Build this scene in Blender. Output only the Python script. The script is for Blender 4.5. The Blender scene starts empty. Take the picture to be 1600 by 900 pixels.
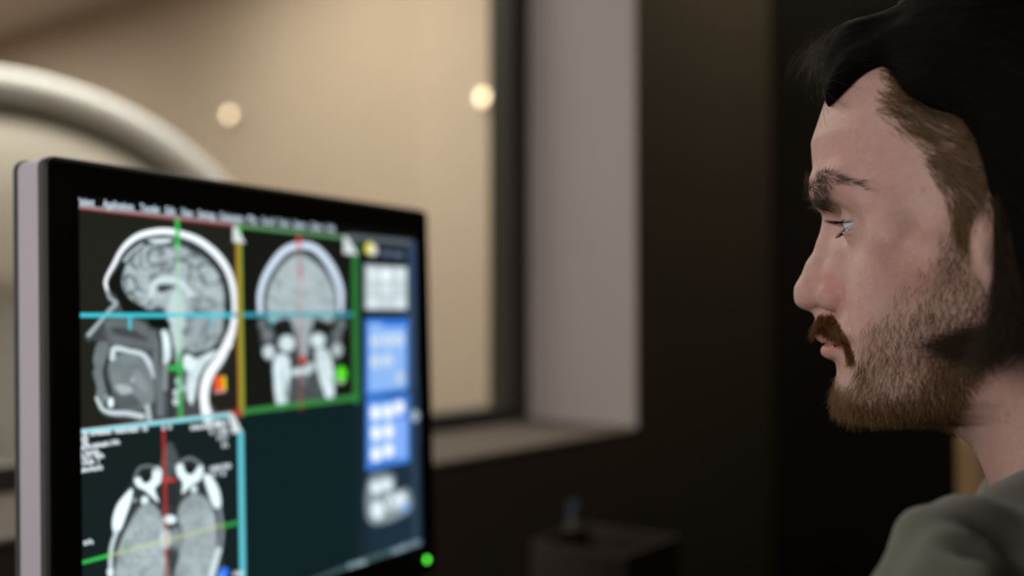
import bpy, math
import numpy as np
from mathutils import Vector, Matrix, noise
rng = np.random.default_rng(7)
C = bpy.context.scene.collection
S = bpy.context.scene

# ------------------------------------------------------------------ camera, world, lights, exposure
FPX = 1585.0; PITCH = 0.0244; CAMZ = 1.2
cd = bpy.data.cameras.new('camera'); cam = bpy.data.objects.new('camera', cd); C.objects.link(cam)
cd.sensor_width = 36; cd.lens = FPX/1600*36
cam.location = (0, 0, CAMZ); cam.rotation_euler = (math.pi/2+PITCH, 0, 0)
cd.clip_start = .02
cd.dof.use_dof = True; cd.dof.focus_distance = .545; cd.dof.aperture_fstop = 2.5
S.camera = cam
S.view_settings.view_transform = 'Standard'; S.view_settings.look = 'None'
S.view_settings.exposure = 0; S.view_settings.gamma = 1; S.view_settings.use_curve_mapping = False
wd = bpy.data.worlds.new('world'); S.world = wd; wd.use_nodes = True
wd.node_tree.nodes['Background'].inputs[0].default_value = (.5, .47, .42, 1)
wd.node_tree.nodes['Background'].inputs[1].default_value = .003

# window wall frame: along the wall (t), away from the wall into the control room (s)
WD = np.array([.607, .794, 0.]); WD /= np.linalg.norm(WD)
WN = np.array([WD[1], -WD[0], 0.])
W0 = np.array([.224, 1.8, 0.])
def wp(t, s, z): return W0 + WD*t + WN*s + np.array([0, 0, z])

def area(name, loc, target, sx, sy, power, col):
    l = bpy.data.lights.new(name, 'AREA'); l.shape = 'RECTANGLE'; l.size = sx; l.size_y = sy
    l.energy = power; l.color = col
    o = bpy.data.objects.new(name, l); C.objects.link(o); o.location = loc
    d = Vector(target)-Vector(loc); o.rotation_euler = d.to_track_quat('-Z', 'Y').to_euler()
    return o
area('added_key_light', (-1.17, -.38, 1.50), (.25, .65, 1.2), .46, .95, 17.5, (1, .90, .85))  # unseen key light, added at camera left for the face and jamb
area('added_wall_wash', wp(.45, .30, 2.66), wp(.5, .12, 0), .8, .25, 17, (1, .86, .66))  # unseen light added above to lift the dark wall, stronger at the top
area('scanner_room_light_1', wp(-.7, -1.2, 3.1), wp(-.7, -1.3, 0), 1.8, 1.4, 58, (1, .95, .89))
area('scanner_room_light_2', wp(.75, -2.6, 3.1), wp(.9, -2.6, 0), 1.6, 1.6, 44, (1, .93, .84))
area('scanner_room_light_3', wp(.1, -5.7, 3.1), wp(.1, -5.8, 0), 1.8, 1.8, 60, (1, .97, .94))

# ------------------------------------------------------------------ materials
def nt(m): return m.node_tree.nodes, m.node_tree.links
def mat(name, col, rough=.6, metal=0., spec=.5, noise_amt=0., noise_scale=8., bump=0., bump_scale=60., sheen=0., coat=0.):
    m = bpy.data.materials.new(name); m.use_nodes = True; N, L = nt(m); b = N['Principled BSDF']
    b.inputs['Base Color'].default_value = (*col, 1); b.inputs['Roughness'].default_value = rough
    b.inputs['Metallic'].default_value = metal; b.inputs['Specular IOR Level'].default_value = spec
    b.inputs['Sheen Weight'].default_value = sheen; b.inputs['Coat Weight'].default_value = coat
    tc = N.new('ShaderNodeTexCoord')
    if noise_amt:
        n = N.new('ShaderNodeTexNoise'); n.inputs['Scale'].default_value = noise_scale; n.inputs['Detail'].default_value = 5
        L.new(tc.outputs['Object'], n.inputs['Vector'])
        mx = N.new('ShaderNodeMix'); mx.data_type = 'RGBA'
        mx.inputs['A'].default_value = (*[c*(1-noise_amt) for c in col], 1); mx.inputs['B'].default_value = (*[min(1, c*(1+noise_amt)) for c in col], 1)
        L.new(n.outputs['Fac'], mx.inputs['Factor']); L.new(mx.outputs['Result'], b.inputs['Base Color'])
    if bump:
        n = N.new('ShaderNodeTexNoise'); n.inputs['Scale'].default_value = bump_scale; n.inputs['Detail'].default_value = 4
        L.new(tc.outputs['Object'], n.inputs['Vector'])
        bp = N.new('ShaderNodeBump'); bp.inputs['Strength'].default_value = bump; bp.inputs['Distance'].default_value = .002
        L.new(n.outputs['Fac'], bp.inputs['Height']); L.new(bp.outputs['Normal'], b.inputs['Normal'])
    return m
def emit_mat(name, col, strength):
    m = bpy.data.materials.new(name); m.use_nodes = True; N, L = nt(m)
    e = N.new('ShaderNodeEmission'); e.inputs[0].default_value = (*col, 1); e.inputs[1].default_value = strength
    N.remove(N['Principled BSDF']); L.new(e.outputs[0], N['Material Output'].inputs[0]); return m
def glass_mat():
    m = bpy.data.materials.new('window_glass'); m.use_nodes = True; N, L = nt(m); N.remove(N['Principled BSDF'])
    t = N.new('ShaderNodeBsdfTransparent'); t.inputs[0].default_value = (.95, .97, .96, 1)
    g = N.new('ShaderNodeBsdfGlossy'); g.inputs['Roughness'].default_value = .0
    f = N.new('ShaderNodeFresnel'); ge = N.new('ShaderNodeNewGeometry'); mr = N.new('ShaderNodeMapRange'); mr.inputs['To Min'].default_value = 1.5; mr.inputs['To Max'].default_value = 1/1.5
    L.new(ge.outputs['Backfacing'], mr.inputs['Value']); L.new(mr.outputs[0], f.inputs[0])
    x = N.new('ShaderNodeMixShader'); L.new(f.outputs[0], x.inputs[0]); L.new(t.outputs[0], x.inputs[1]); L.new(g.outputs[0], x.inputs[2])
    L.new(x.outputs[0], N['Material Output'].inputs[0]); return m
M = dict(
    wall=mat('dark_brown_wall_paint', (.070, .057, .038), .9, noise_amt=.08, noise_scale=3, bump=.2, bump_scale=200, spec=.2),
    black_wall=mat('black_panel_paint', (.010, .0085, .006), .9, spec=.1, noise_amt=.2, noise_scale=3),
    jamb=mat('warm_grey_plaster', (.48, .44, .415), .85, noise_amt=.05, noise_scale=4, bump=.15, bump_scale=150, spec=.2),
    sill=mat('sill_stone', (.105, .083, .068), .75, spec=.25, noise_amt=.15, noise_scale=12),
    frame=mat('dark_green_grey_metal', (.045, .045, .035), .5, noise_amt=.1),
    beige=mat('beige_room_paint', (.56, .445, .335), .8, noise_amt=.10, noise_scale=1.3, spec=.2),
    ceil=mat('ceiling_white', (.75, .68, .6), .8, noise_amt=.05, noise_scale=2),
    floor=mat('grey_vinyl_floor', (.12, .11, .10), .5, noise_amt=.2, noise_scale=30),
    gantry=mat('scanner_shell_plastic', (.86, .84, .80), .35, noise_amt=.03, noise_scale=3),
    gantry_in=mat('scanner_face_plastic', (.66, .58, .48), .4, noise_amt=.03, noise_scale=3),
    groove=mat('scanner_groove_grey', (.30, .27, .22), .5, noise_amt=.05),
    bezel=mat('black_monitor_plastic', (.004, .004, .004), .55, spec=.25, noise_amt=.1, noise_scale=80, bump=.1, bump_scale=900),
    rim=mat('dark_grey_monitor_plastic', (.05, .055, .055), .45, noise_amt=.1, noise_scale=60),
    side=mat('lavender_grey_monitor_plastic', (.42, .41, .47), .4, noise_amt=.04, noise_scale=30),
    desk=mat('dark_desk_laminate', (.03, .024, .018), .5, noise_amt=.3, noise_scale=18),
    led=emit_mat('green_power_light', (.10, 1.0, .06), 3.0),
    lamp=emit_mat('warm_lamp_glow', (1, .72, .42), 8),
    tan=mat('tan_leather', (.25, .15, .065), .6, noise_amt=.12, noise_scale=30, bump=.3, bump_scale=300),
    box=mat('dark_brown_cardboard', (.036, .025, .017), .8, noise_amt=.15, noise_scale=20),
    blue=mat('blue_cap_plastic', (.012, .03, .06), .5, noise_amt=.05),
    clear=mat('bottle_plastic', (.08, .075, .055), .3, noise_amt=.05),
    shirt=mat('olive_grey_cotton', (.088, .090, .066), .95, noise_amt=.14, noise_scale=25, bump=.5, bump_scale=900, sheen=.25, spec=.15),
    collar=mat('olive_rib_knit', (.085, .09, .062), .95, noise_amt=.12, noise_scale=60, bump=.5, bump_scale=1200, spec=.1),
    trousers=mat('black_denim', (.02, .021, .025), .9, noise_amt=.2, noise_scale=60, bump=.3, bump_scale=900),
    shoe=mat('black_leather', (.015, .014, .013), .4, noise_amt=.2, noise_scale=30),
    chrome=mat('brushed_steel', (.5, .5, .5), .3, metal=1., noise_amt=.05),
    seat=mat('charcoal_chair_fabric', (.03, .03, .032), .95, noise_amt=.25, noise_scale=120, bump=.4, bump_scale=600),
)
M['glass'] = glass_mat()

# ------------------------------------------------------------------ object helpers
def props(o, label=None, cat=None, group=None, kind=None):
    if label: o['label'] = label
    if cat: o['category'] = cat
    if group: o['group'] = group
    if kind: o['kind'] = kind
    return o
def empty(name, loc, label, cat, rz=0):
    o = bpy.data.objects.new(name, None); C.objects.link(o); o.location = Vector(loc); o.rotation_euler = (0, 0, rz)
    o.empty_display_size = .05
    bpy.context.view_layer.update()
    return props(o, label, cat)
def link(name, me, m, parent=None, world=True):
    o = bpy.data.objects.new(name, me); C.objects.link(o)
    if m is not None: me.materials.append(m)
    if parent is not None:
        o.parent = parent
        if world:
            bpy.context.view_layer.update(); o.matrix_parent_inverse = parent.matrix_world.inverted()
    return o
def mesh_np(name, v, f, smooth=True):
    """v (n,3); f (m,k) int array with the same k, or a list of arrays"""
    fs = f if isinstance(f, list) else [f]
    me = bpy.data.meshes.new(name)
    nl = sum(a.size for a in fs); nf = sum(len(a) for a in fs)
    me.vertices.add(len(v)); me.vertices.foreach_set('co', np.ascontiguousarray(v, np.float32).ravel())
    me.loops.add(nl); me.loops.foreach_set('vertex_index', np.concatenate([a.ravel() for a in fs]).astype(np.int32))
    me.polygons.add(nf); tot = np.concatenate([np.full(len(a), a.shape[1]) for a in fs]).astype(np.int32)
    st = np.concatenate([[0], np.cumsum(tot)[:-1]]).astype(np.int32)
    me.polygons.foreach_set('loop_start', st); me.polygons.foreach_set('loop_total', tot)
    me.polygons.foreach_set('use_smooth', np.full(nf, smooth))
    me.update(calc_edges=True); me.validate(); return me
import bmesh
def bm_mesh(name, bm, smooth=False):
    bmesh.ops.recalc_face_normals(bm, faces=bm.faces)
    me = bpy.data.meshes.new(name); bm.to_mesh(me); bm.free()
    if smooth: me.polygons.foreach_set('use_smooth', [True]*len(me.polygons))
    return me
def add_hex(bm, pts):
    vs = [bm.verts.new(tuple(p)) for p in pts]
    for q in ((0, 3, 2, 1), (4, 5, 6, 7), (0, 1, 5, 4), (1, 2, 6, 5), (2, 3, 7, 6), (3, 0, 4, 7)): bm.faces.new([vs[i] for i in q])
    return vs
def wall_box(bm, t0, t1, s0, s1, z0, z1):
    add_hex(bm, [wp(t0, s0, z0), wp(t1, s0, z0), wp(t1, s1, z0), wp(t0, s1, z0), wp(t0, s0, z1), wp(t1, s0, z1), wp(t1, s1, z1), wp(t0, s1, z1)])
def bevel(bm, w, seg=3, angle=.6):
    es = [e for e in bm.edges if e.is_manifold and e.calc_face_angle(0) > angle]
    bmesh.ops.bevel(bm, geom=es, offset=w, segments=seg, affect='EDGES', profile=.5, clamp_overlap=True)
def wbox(name, t0, t1, s0, s1, z0, z1, m, parent=None, bev=0., kind=None, label=None, cat=None):
    bm = bmesh.new(); wall_box(bm, t0, t1, s0, s1, z0, z1)
    bmesh.ops.recalc_face_normals(bm, faces=bm.faces)
    if bev: bevel(bm, bev)
    o = link(name, bm_mesh(name, bm), m, parent); return props(o, label, cat, None, kind)
def lathe(prof, seg=48):
    """prof list of (r, z) -> verts, quads about local Z"""
    prof = np.array(prof, float); n = len(prof); a = np.linspace(0, 2*np.pi, seg, endpoint=False)
    v = np.stack([prof[:, None, 0]*np.cos(a), prof[:, None, 0]*np.sin(a), np.repeat(prof[:, 1][:, None], seg, 1)], -1).reshape(-1, 3)
    i, j = np.meshgrid(np.arange(n-1), np.arange(seg), indexing='ij'); k = (j+1) % seg
    return v, np.stack([i*seg+j, i*seg+k, (i+1)*seg+k, (i+1)*seg+j], -1).reshape(-1, 4)
def frame(o, ex, ey, ez):
    m = np.eye(4); m[:3, 0] = ex; m[:3, 1] = ey; m[:3, 2] = ez; m[:3, 3] = o; return m
def xf(m, v): return v@m[:3, :3].T+m[:3, 3]

# ------------------------------------------------------------------ camera ray helpers (photo measurements -> places at a chosen distance)
cP, sP = math.cos(PITCH), math.sin(PITCH)
CAM = np.array([0, 0, CAMZ])
def ray(x, y):
    a = (np.asarray(x, float)-800)/FPX; b = -(np.asarray(y, float)-450)/FPX
    return np.stack(np.broadcast_arrays(a, cP-sP*b, sP+cP*b), -1)
def project(p):
    d = np.asarray(p)-CAM
    y = cP*d[..., 1]+sP*d[..., 2]; z = -sP*d[..., 1]+cP*d[..., 2]
    return 800+FPX*d[..., 0]/y, 450-FPX*z/y
def at(x, y, depth):
    return CAM+ray(x, y)*depth

# ------------------------------------------------------------------ setting: control room
H = 2.7
# window opening in the wall: t from -4.2 to TJ (right jamb), sill height, head height
TJ = 0.0; SILL = 0.998; HEAD = 2.35; DP = .236; TL = -3.2
def sw(name, *a, m='wall', **k):
    return wbox(name, *a, M[m], kind='structure', **k)
sw('wall_front', TJ, 1.62, -.32, 0, 0, H)
bm = bmesh.new(); wall_box(bm, -4.2, TJ, -.32, 0, 0, SILL-.010); wall_box(bm, -4.2, TJ, -.32, 0, HEAD, H); wall_box(bm, -4.2, TL, -.32, 0, SILL-.010, HEAD)
props(link('wall_window_side', bm_mesh('wall_window_side', bm), M['wall']), kind='structure')
sw('floor', -4.2, 1.62, 0, 3.4, -.1, 0, m='floor')
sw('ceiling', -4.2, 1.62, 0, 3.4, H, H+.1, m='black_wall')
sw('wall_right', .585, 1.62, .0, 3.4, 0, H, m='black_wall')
sw('wall_back', -4.2, 1.62, 3.4, 3.5, 0, H)
sw('wall_left', -4.3, -4.2, 0, 3.5, 0, H)
sw('trim_1', TJ-.006, TJ+.0, -DP, -.002, SILL, HEAD, m='jamb')     # right jamb lining
win = wbox('window_1', TL, TJ, -DP-.02, .001, SILL-.010, SILL, M['sill'], bev=.006, kind='structure')
def wpart(name, t0, t1, s0, s1, z0, z1, m, bev=.004): return wbox(name, t0, t1, s0, s1, z0, z1, M[m], parent=win, bev=bev)
bm = bmesh.new()
FW = .060
wall_box(bm, TJ-FW-.006, TJ-.006, -DP-.05, -DP, SILL, HEAD)
wall_box(bm, TL, TL+FW, -DP-.05, -DP, SILL, HEAD)
wall_box(bm, TL+FW, TJ-FW-.006, -DP-.05, -DP, SILL, SILL+.028)
wall_box(bm, TL+FW, TJ-FW-.006, -DP-.05, -DP, HEAD-FW, HEAD)
fr = link('window_frame', bm_mesh('window_frame', bm), M['frame'], win)
gp = wbox('window_pane', TL+FW-.01, TJ-FW, -DP-.03, -DP-.022, SILL+.02, HEAD-FW+.01, M['glass'], parent=win)

# ------------------------------------------------------------------ setting: scanner room behind the glass
D2 = 7.2; T2 = 2.0; H2 = 3.2
sw('wall_scanner_back', -5.5, T2+.1, -D2-.1, -D2, 0, H2, m='beige')
sw('wall_scanner_right', T2, T2+.1, -D2, -.32, 0, H2, m='beige')
sw('wall_scanner_left', -5.6, -5.5, -D2, -.32, 0, H2, m='beige')
sw('wall_scanner_front', 1.62, T2, -.32, 0, 0, H2, m='beige')
bm = bmesh.new(); wall_box(bm, -5.5, 1.62, -.32, -.02, H, H2); wall_box(bm, -5.5, -4.2, -.32, -.02, 0, H)
props(link('wall_scanner_upper', bm_mesh('wall_scanner_upper', bm), M['beige']), kind='structure')
sw('floor_scanner_room', -5.5, T2, -D2, -.32, -.1, 0, m='floor')
sw('ceiling_scanner_room', -5.5, T2, -D2, -.02, H2, H2+.1, m='ceil')

# scanner gantry: big rounded ring seen through the glass
def gantry():
    Zd = 2.75
    c = at(-30, 650, Zd); c[2] = at(-30, 650, Zd)[2]
    n = -ray(-30, 650); n[2] = 0; n /= np.linalg.norm(n)         # faces the window
    n = n*.98+WN*.12; n /= np.linalg.norm(n)
    ex = np.cross([0, 0, 1], n); ez = n
    R = 555/FPX*Zd*1.0
    root = empty('medical_scanner', (c[0], c[1], 0), 'large cream ring shaped scanner behind the window, its curved rim rising over the monitor', 'scanner')
    F = frame(c, ex, np.array([0, 0, 1.]), ez)
    prof = [(R*.80, -.62), (R*.90, -.6), (R*.965, -.5), (R*.985, -.3), (R, -.12)]
    for a in np.linspace(0, 1, 14): prof.append((R-.036+.036*math.cos(a*math.pi), -.05+.045*math.sin(a*math.pi)))
    prof += [(R-.075, -.09), (R-.08, -.14)]
    v, q = lathe(prof, 128); o = link('outer_shell', mesh_np('outer_shell', xf(F, v), q), M['gantry'], root)
    v, q = lathe([(R-.070, -.09), (R-.08, -.115), (R-.115, -.11), (R-.135, -.085)], 128); link('groove', mesh_np('groove', xf(F, v), q), M['groove'], root)
    prof = [(R-.125, -.12), (R-.135, -.08), (R-.16, -.06)]+[(.36+.35*(1-a), -.05-.05*a*a) for a in np.linspace(0.2, 1, 8)]+[(.345, -.13), (.34, -.6)]
    v, q = lathe(prof, 128); link('front_cover', mesh_np('front_cover', xf(F, v), q), M['gantry_in'], root)
    v, q = lathe([(.337, -.1), (.337, -.6), (.0, -.605)], 64); link('bore', mesh_np('bore', xf(F, v), q), M['gantry'], root)
    # pedestal
    bm = bmesh.new(); b = R*.62
    P8 = [(-b, -.6), (b, -.6), (b, -.13), (-b, -.13)]
    pts = []
    for z in (0, c[2]-R*.70):
        for (a, d) in P8: pts.append((c+ex*a+ez*d)[:2].tolist()+[z])
    add_hex(bm, pts); bmesh.ops.recalc_face_normals(bm, faces=bm.faces); bevel(bm, .04); link('pedestal', bm_mesh('pedestal', bm), M['gantry'], root)
    return c, ex, ez
gc, gex, gez = gantry()
def patient_table():
    z = gc[2]-.22
    root = empty('patient_table', (gc+gez*.75-[0, 0, gc[2]]), 'white padded patient table reaching out of the scanner, seen left of the monitor', 'table')
    def slab(name, a, d0, d1, z0, z1, m, bev):
        bm = bmesh.new(); pts = []
        for zz in (z0, z1):
            for (p, q) in ((-a, d0), (a, d0), (a, d1), (-a, d1)): pts.append(list((gc+gex*p+gez*q)[:2])+[zz])
        add_hex(bm, pts); bmesh.ops.recalc_face_normals(bm, faces=bm.faces); bevel(bm, bev); return link(name, bm_mesh(name, bm), m, root)
    slab('table_top', .22, -.3, 1.25, z-.05, z, M['gantry'], .02)
    slab('mattress', .19, -.25, 1.2, z, z+.04, M['gantry_in'], .015)
    slab('table_base', .16, .12, 1.0, 0, z-.05, M['gantry'], .03)
patient_table()
# two small round spotlights on the far wall
def spot(x, y, label):
    d = ray(x, y); k = ((W0-CAM)@WD + T2)/(d@WD)
    p = CAM+d*k
    root = empty('spotlight', p, label, 'lamp')
    root['group'] = 'round spotlights on the far wall'
    F = frame(p, WN, np.array([0, 0, 1.]), -WD)
    v, q = lathe([(.0, .001), (.03, .001), (.034, .02), (.034, .05), (.027, .052), (.024, .04)], 32); link('housing', mesh_np('housing', xf(F, v), q), M['gantry'], root)
    v, q = lathe([(.024, .035), (.018, .044), (.0, .047)], 32); link('bulb', mesh_np('bulb', xf(F, v), q), M['lamp'], root)
spot(368, 181, 'small round warm spotlight glowing above the monitor on the far beige wall')
spot(763, 154, 'small round warm spotlight glowing beside the dark window frame')

# ------------------------------------------------------------------ desk and things on it
desk = empty('desk', wp(-.9, .36, 0), 'long dark desk along the window wall under the monitor', 'desk')
DZ = .75
wbox('desk_top', -1.6, -.2, .01, .62, DZ-.03, DZ, M['desk'], parent=desk, bev=.003)
wbox('side_panel', -1.58, -1.55, .05, .58, 0, DZ-.03, M['desk'], parent=desk)
wbox('side_panel', -.25, -.22, .05, .58, 0, DZ-.03, M['desk'], parent=desk)
wbox('modesty_panel', -1.55, -.25, .05, .07, .2, DZ-.03, M['desk'], parent=desk)

# brown box on the desk, far right of the monitor
def box_at():
    p = at(945, 842, 1.42); t = (p-W0)@WD; s = (p-W0)@WN; zt = p[2]
    root = empty('cardboard_box', wp(t, s, DZ), 'dim open brown box standing on the dark desk right of the monitor', 'box')
    hw = .072; hd = .075
    bm = bmesh.new()
    wall_box(bm, t-hw, t+hw, s-hd, s+hd, DZ, DZ+.004)
    for a in ((t-hw, t-hw+.004, s-hd, s+hd), (t+hw-.004, t+hw, s-hd, s+hd), (t-hw+.004, t+hw-.004, s-hd, s-hd+.004), (t-hw+.004, t+hw-.004, s+hd-.004, s+hd)):
        wall_box(bm, *a, DZ+.004, zt)
    link('carton', bm_mesh('carton', bm), M['box'], root)
    wbox('front_flap', t-hw, t+hw, s+hd, s+hd+.003, zt-.05, zt+.002, M['box'], parent=root)
    # bottle behind the box with a blue cap
    q = wp(t+.085, s-hd-.035, 0); zb = at(1000, 805, 1.45)[2]
    r2 = empty('bottle', (q[0], q[1], DZ), 'small pale bottle with a blue cap behind the brown box', 'bottle')
    h = zb-DZ; F = frame(np.array([q[0], q[1], DZ]), [1, 0, 0], [0, 1, 0], [0, 0, 1])
    v, f = lathe([(0, 0), (.019, 0), (.02, .006), (.02, h*.68), (.016, h*.78), (.009, h*.84), (.009, h*.88)], 32); link('bottle_body', mesh_np('bottle_body', xf(F, v), f), M['clear'], r2)
    v, f = lathe([(.0115, h*.86), (.0115, h*.99), (.009, h), (0, h)], 32); link('cap', mesh_np('cap', xf(F, v), f), M['blue'], r2)
    # dark telephone to the left of the box
    return t, s
bt, bs = box_at()

# ------------------------------------------------------------------ the monitor
MY, MT = 0.53619, 0.03090
MU = np.array([math.sin(MY), math.cos(MY), 0]); MN0 = np.array([math.cos(MY), -math.sin(MY), 0])
MV = math.cos(MT)*np.array([0, 0, 1.])-math.sin(MT)*MN0; MN = np.cross(MU, MV); MN /= np.linalg.norm(MN)
MP = np.array([-.186064, .824024, CAMZ-.0726485]); DW, DH = .376, .301
def dsp(a, b, n=0.):           # display coordinates (0..1 right, 0..1 down) -> world
    a = np.asarray(a, float)[..., None]; b = np.asarray(b, float)[..., None]; return MP+MU*(a-.5)*DW+MV*(.5-b)*DH+MN*np.asarray(n, float)[..., None]
def scr(x, y):                 # traced photo point -> display coordinates
    d = ray(x, y); k = ((MP-CAM)@MN)/(d@MN); p = CAM+d*k[..., None] if np.ndim(k) else CAM+d*k
    q = p-MP; return np.stack([(q@MU)/DW+.5, .5-(q@MV)/DH], -1)
mon = empty('monitor', (MP[0]-.05, MP[1]+.03, DZ), 'black computer monitor on the desk showing three grey brain scans', 'monitor')
BZ = dict(l=.0235, r=.018, t=.0235, b=.030)
def ring(outer, inner, n0, n1):  # rectangular ring slab in display plane metres
    bm = bmesh.new(); R = []
    for (n, rc) in ((n1, inner), (n1, outer), (n0, outer), (n0, inner)):
        x0, x1, y0, y1 = rc
        R.append([bm.verts.new(tuple(MP+MU*x+MV*y+MN*n)) for (x, y) in ((x0, y0), (x1, y0), (x1, y1), (x0, y1))])
    for k in range(4):
        a, b = R[k], R[(k+1) % 4]
        for i in range(4): bm.faces.new([a[i], a[(i+1) % 4], b[(i+1) % 4], b[i]])
    return bm
def rrect(x0, x1, y0, y1, r, seg=6):
    pts = []
    for cx, cy, a0 in ((x1-r, y1-r, 0), (x0+r, y1-r, 90), (x0+r, y0+r, 180), (x1-r, y0+r, 270)):
        for k in range(seg+1):
            a = math.radians(a0+90*k/seg); pts.append((cx+r*math.cos(a), cy+r*math.sin(a)))
    return pts
def shell(name, loops, m, cap0=True, cap1=True):
    """loops: list of (points2d, n) all the same length"""
    bm = bmesh.new(); L = [[bm.verts.new(tuple(MP+MU*x+MV*y+MN*n)) for (x, y) in pts] for pts, n in loops]
    for a, b in zip(L[:-1], L[1:]):
        for i in range(len(a)): bm.faces.new([a[i], a[(i+1) % len(a)], b[(i+1) % len(b)], b[i]])
    if cap0: bm.faces.new(L[0])
    if cap1: bm.faces.new(L[-1])
    me = bm_mesh(name, bm); return link(name, me, m, mon)
hx, hy = DW/2, DH/2
OX0, OX1, OY0, OY1 = -hx-BZ['l'], hx+BZ['r'], -hy-BZ['b'], hy+BZ['t']
def R_(e, n, r=.008): return (rrect(OX0+e, OX1-e, OY0+e, OY1-e, max(.0015, r-e)), n)
inner = (rrect(-hx, hx, -hy, hy, .0006), -.003)
inner_f = (rrect(-hx, hx, -hy, hy, .0006), .0025)
# front bezel (black), rim (dark grey), side band (lavender grey), back
shell('bezel', [inner, inner_f, R_(.0035, .003), R_(.001, .002), R_(0, -.0005), R_(.0, -.001)], M['bezel'], False, False)
shell('rim', [R_(0, -.001), R_(0.0, -.0065), R_(.001, -.0070)], M['rim'], False, False)
shell('side_band', [R_(.001, -.0070), R_(.001, -.0290)], M['side'], False, False)
shell('back_cover', [R_(.0, -.0290), R_(.0, -.0325), R_(.002, -.035), R_(.03, -.050), R_(.06, -.058)], M['rim'], False, True)
# LED
def disc(name, a, b, r, n0, n1, m, parent, seg=24):
    c = dsp(a, b); F = frame(c, MU, MV, MN); v, q = lathe([(r, n0), (r, n1*.8), (r*.8, n1), (0, n1)], seg)
    return link(name, mesh_np(name, xf(F, v), q), m, parent)
la, lb = scr(663, 874)
props(disc('power_light', la, lb, .0027, .001, .0042, M['led'], mon), 'glowing green power light')
# stand
bm = bmesh.new()
c0 = MP-MN*.06
def sbox(bm, cx, w, d0, d1, z0, z1):
    e = np.array([MU[0], MU[1], 0]); e /= np.linalg.norm(e); g = np.array([MN[0], MN[1], 0]); g /= np.linalg.norm(g)
    pts = []
    for z in (z0, z1):
        for (p, q) in ((-w, d0), (w, d0), (w, d1), (-w, d1)):
            pts.append(list((MP+e*(cx+p)+g*q)[:2])+[z])
    add_hex(bm, pts)
sbox(bm, 0, .035, -.11, -.055, DZ+.015, MP[2]+.03); bmesh.ops.recalc_face_normals(bm, faces=bm.faces); bevel(bm, .006); link('stand_neck', bm_mesh('stand_neck', bm), M['rim'], mon)
bm = bmesh.new(); sbox(bm, 0, .12, -.17, .03, DZ, DZ+.016); bmesh.ops.recalc_face_normals(bm, faces=bm.faces); bevel(bm, .006); link('stand_base', bm_mesh('stand_base', bm), M['rim'], mon)

# ---- what the screen shows: a raster in display coordinates
NX, NY = 660, 528
ga, gb = np.meshgrid((np.arange(NX))/(NX-1), (np.arange(NY))/(NY-1))
P3 = dsp(ga, gb); XX, YY = project(P3)          # where the traced drawing was read off
img = np.zeros((NY, NX, 3), np.float32)
def lin(c): c = np.asarray(c, float)/255.; return np.where(c <= .04045, c/12.92, ((c+.055)/1.055)**2.4)
def paint(mask, col, alpha=1.):
    global img
    m = (np.clip(mask, 0, 1)*alpha)[..., None]; img = (img*(1-m)+np.asarray(col, np.float32)*m).astype(np.float32)
def smooth_closed(p, n=6):
    p = np.asarray(p, float); P0, P1, P2, P3_ = np.roll(p, 1, 0), p, np.roll(p, -1, 0), np.roll(p, -2, 0); out = []
    for t in np.linspace(0, 1, n, endpoint=False):
        out.append(.5*((2*P1)+(-P0+P2)*t+(2*P0-5*P1+4*P2-P3_)*t*t+(-P0+3*P1-3*P2+P3_)*t**3))
    return np.stack(out, 1).reshape(-1, 2)
def smooth_open(p, n=6):
    p = np.asarray(p, float); q = np.vstack([2*p[0]-p[1], p, 2*p[-1]-p[-2]]); out = []
    for i in range(len(p)-1):
        a, b, c, d = q[i:i+4]
        for t in np.linspace(0, 1, n, endpoint=False): out.append(.5*((2*b)+(-a+c)*t+(2*a-5*b+4*c-d)*t*t+(-a+3*b-3*c+d)*t**3))
    out.append(p[-1]); return np.array(out)
def sd_poly(p, X, Y):
    d = np.full(X.shape, 1e9); s = np.zeros(X.shape, bool); n = len(p)
    for i in range(n):
        a, b = p[i], p[(i+1) % n]; e = b-a; wx, wy = X-a[0], Y-a[1]
        t = np.clip((wx*e[0]+wy*e[1])/(e@e+1e-12), 0, 1); d = np.minimum(d, (wx-e[0]*t)**2+(wy-e[1]*t)**2)
        c1 = (a[1] > Y) != (b[1] > Y)
        if abs(e[1]) > 1e-9: s ^= c1 & (X < e[0]*(Y-a[1])/e[1]+a[0])
    d = np.sqrt(d); return np.where(s, -d, d)
def win_(p, pad):
    p = np.asarray(p); m = (XX > p[:, 0].min()-pad) & (XX < p[:, 0].max()+pad) & (YY > p[:, 1].min()-pad) & (YY < p[:, 1].max()+pad)
    r = np.where(m.any(1))[0]; c = np.where(m.any(0))[0]
    if len(r) == 0 or len(c) == 0: return None
    return slice(r[0], r[-1]+1), slice(c[0], c[-1]+1)
def poly(p, col, alpha=1., soft=1., smooth=True, tex=None):
    p = smooth_closed(p) if smooth else np.asarray(p, float); w = win_(p, soft*2+2)
    if w is None: return
    d = sd_poly(p, XX[w], YY[w]); m = np.clip(.5-d/(2*soft), 0, 1)*alpha
    c = np.asarray(col, np.float32)*np.ones(img[w].shape, np.float32)
    if tex is not None: c = c*tex[w][..., None]
    img[w] = img[w]*(1-m[..., None])+c*m[..., None]
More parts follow.
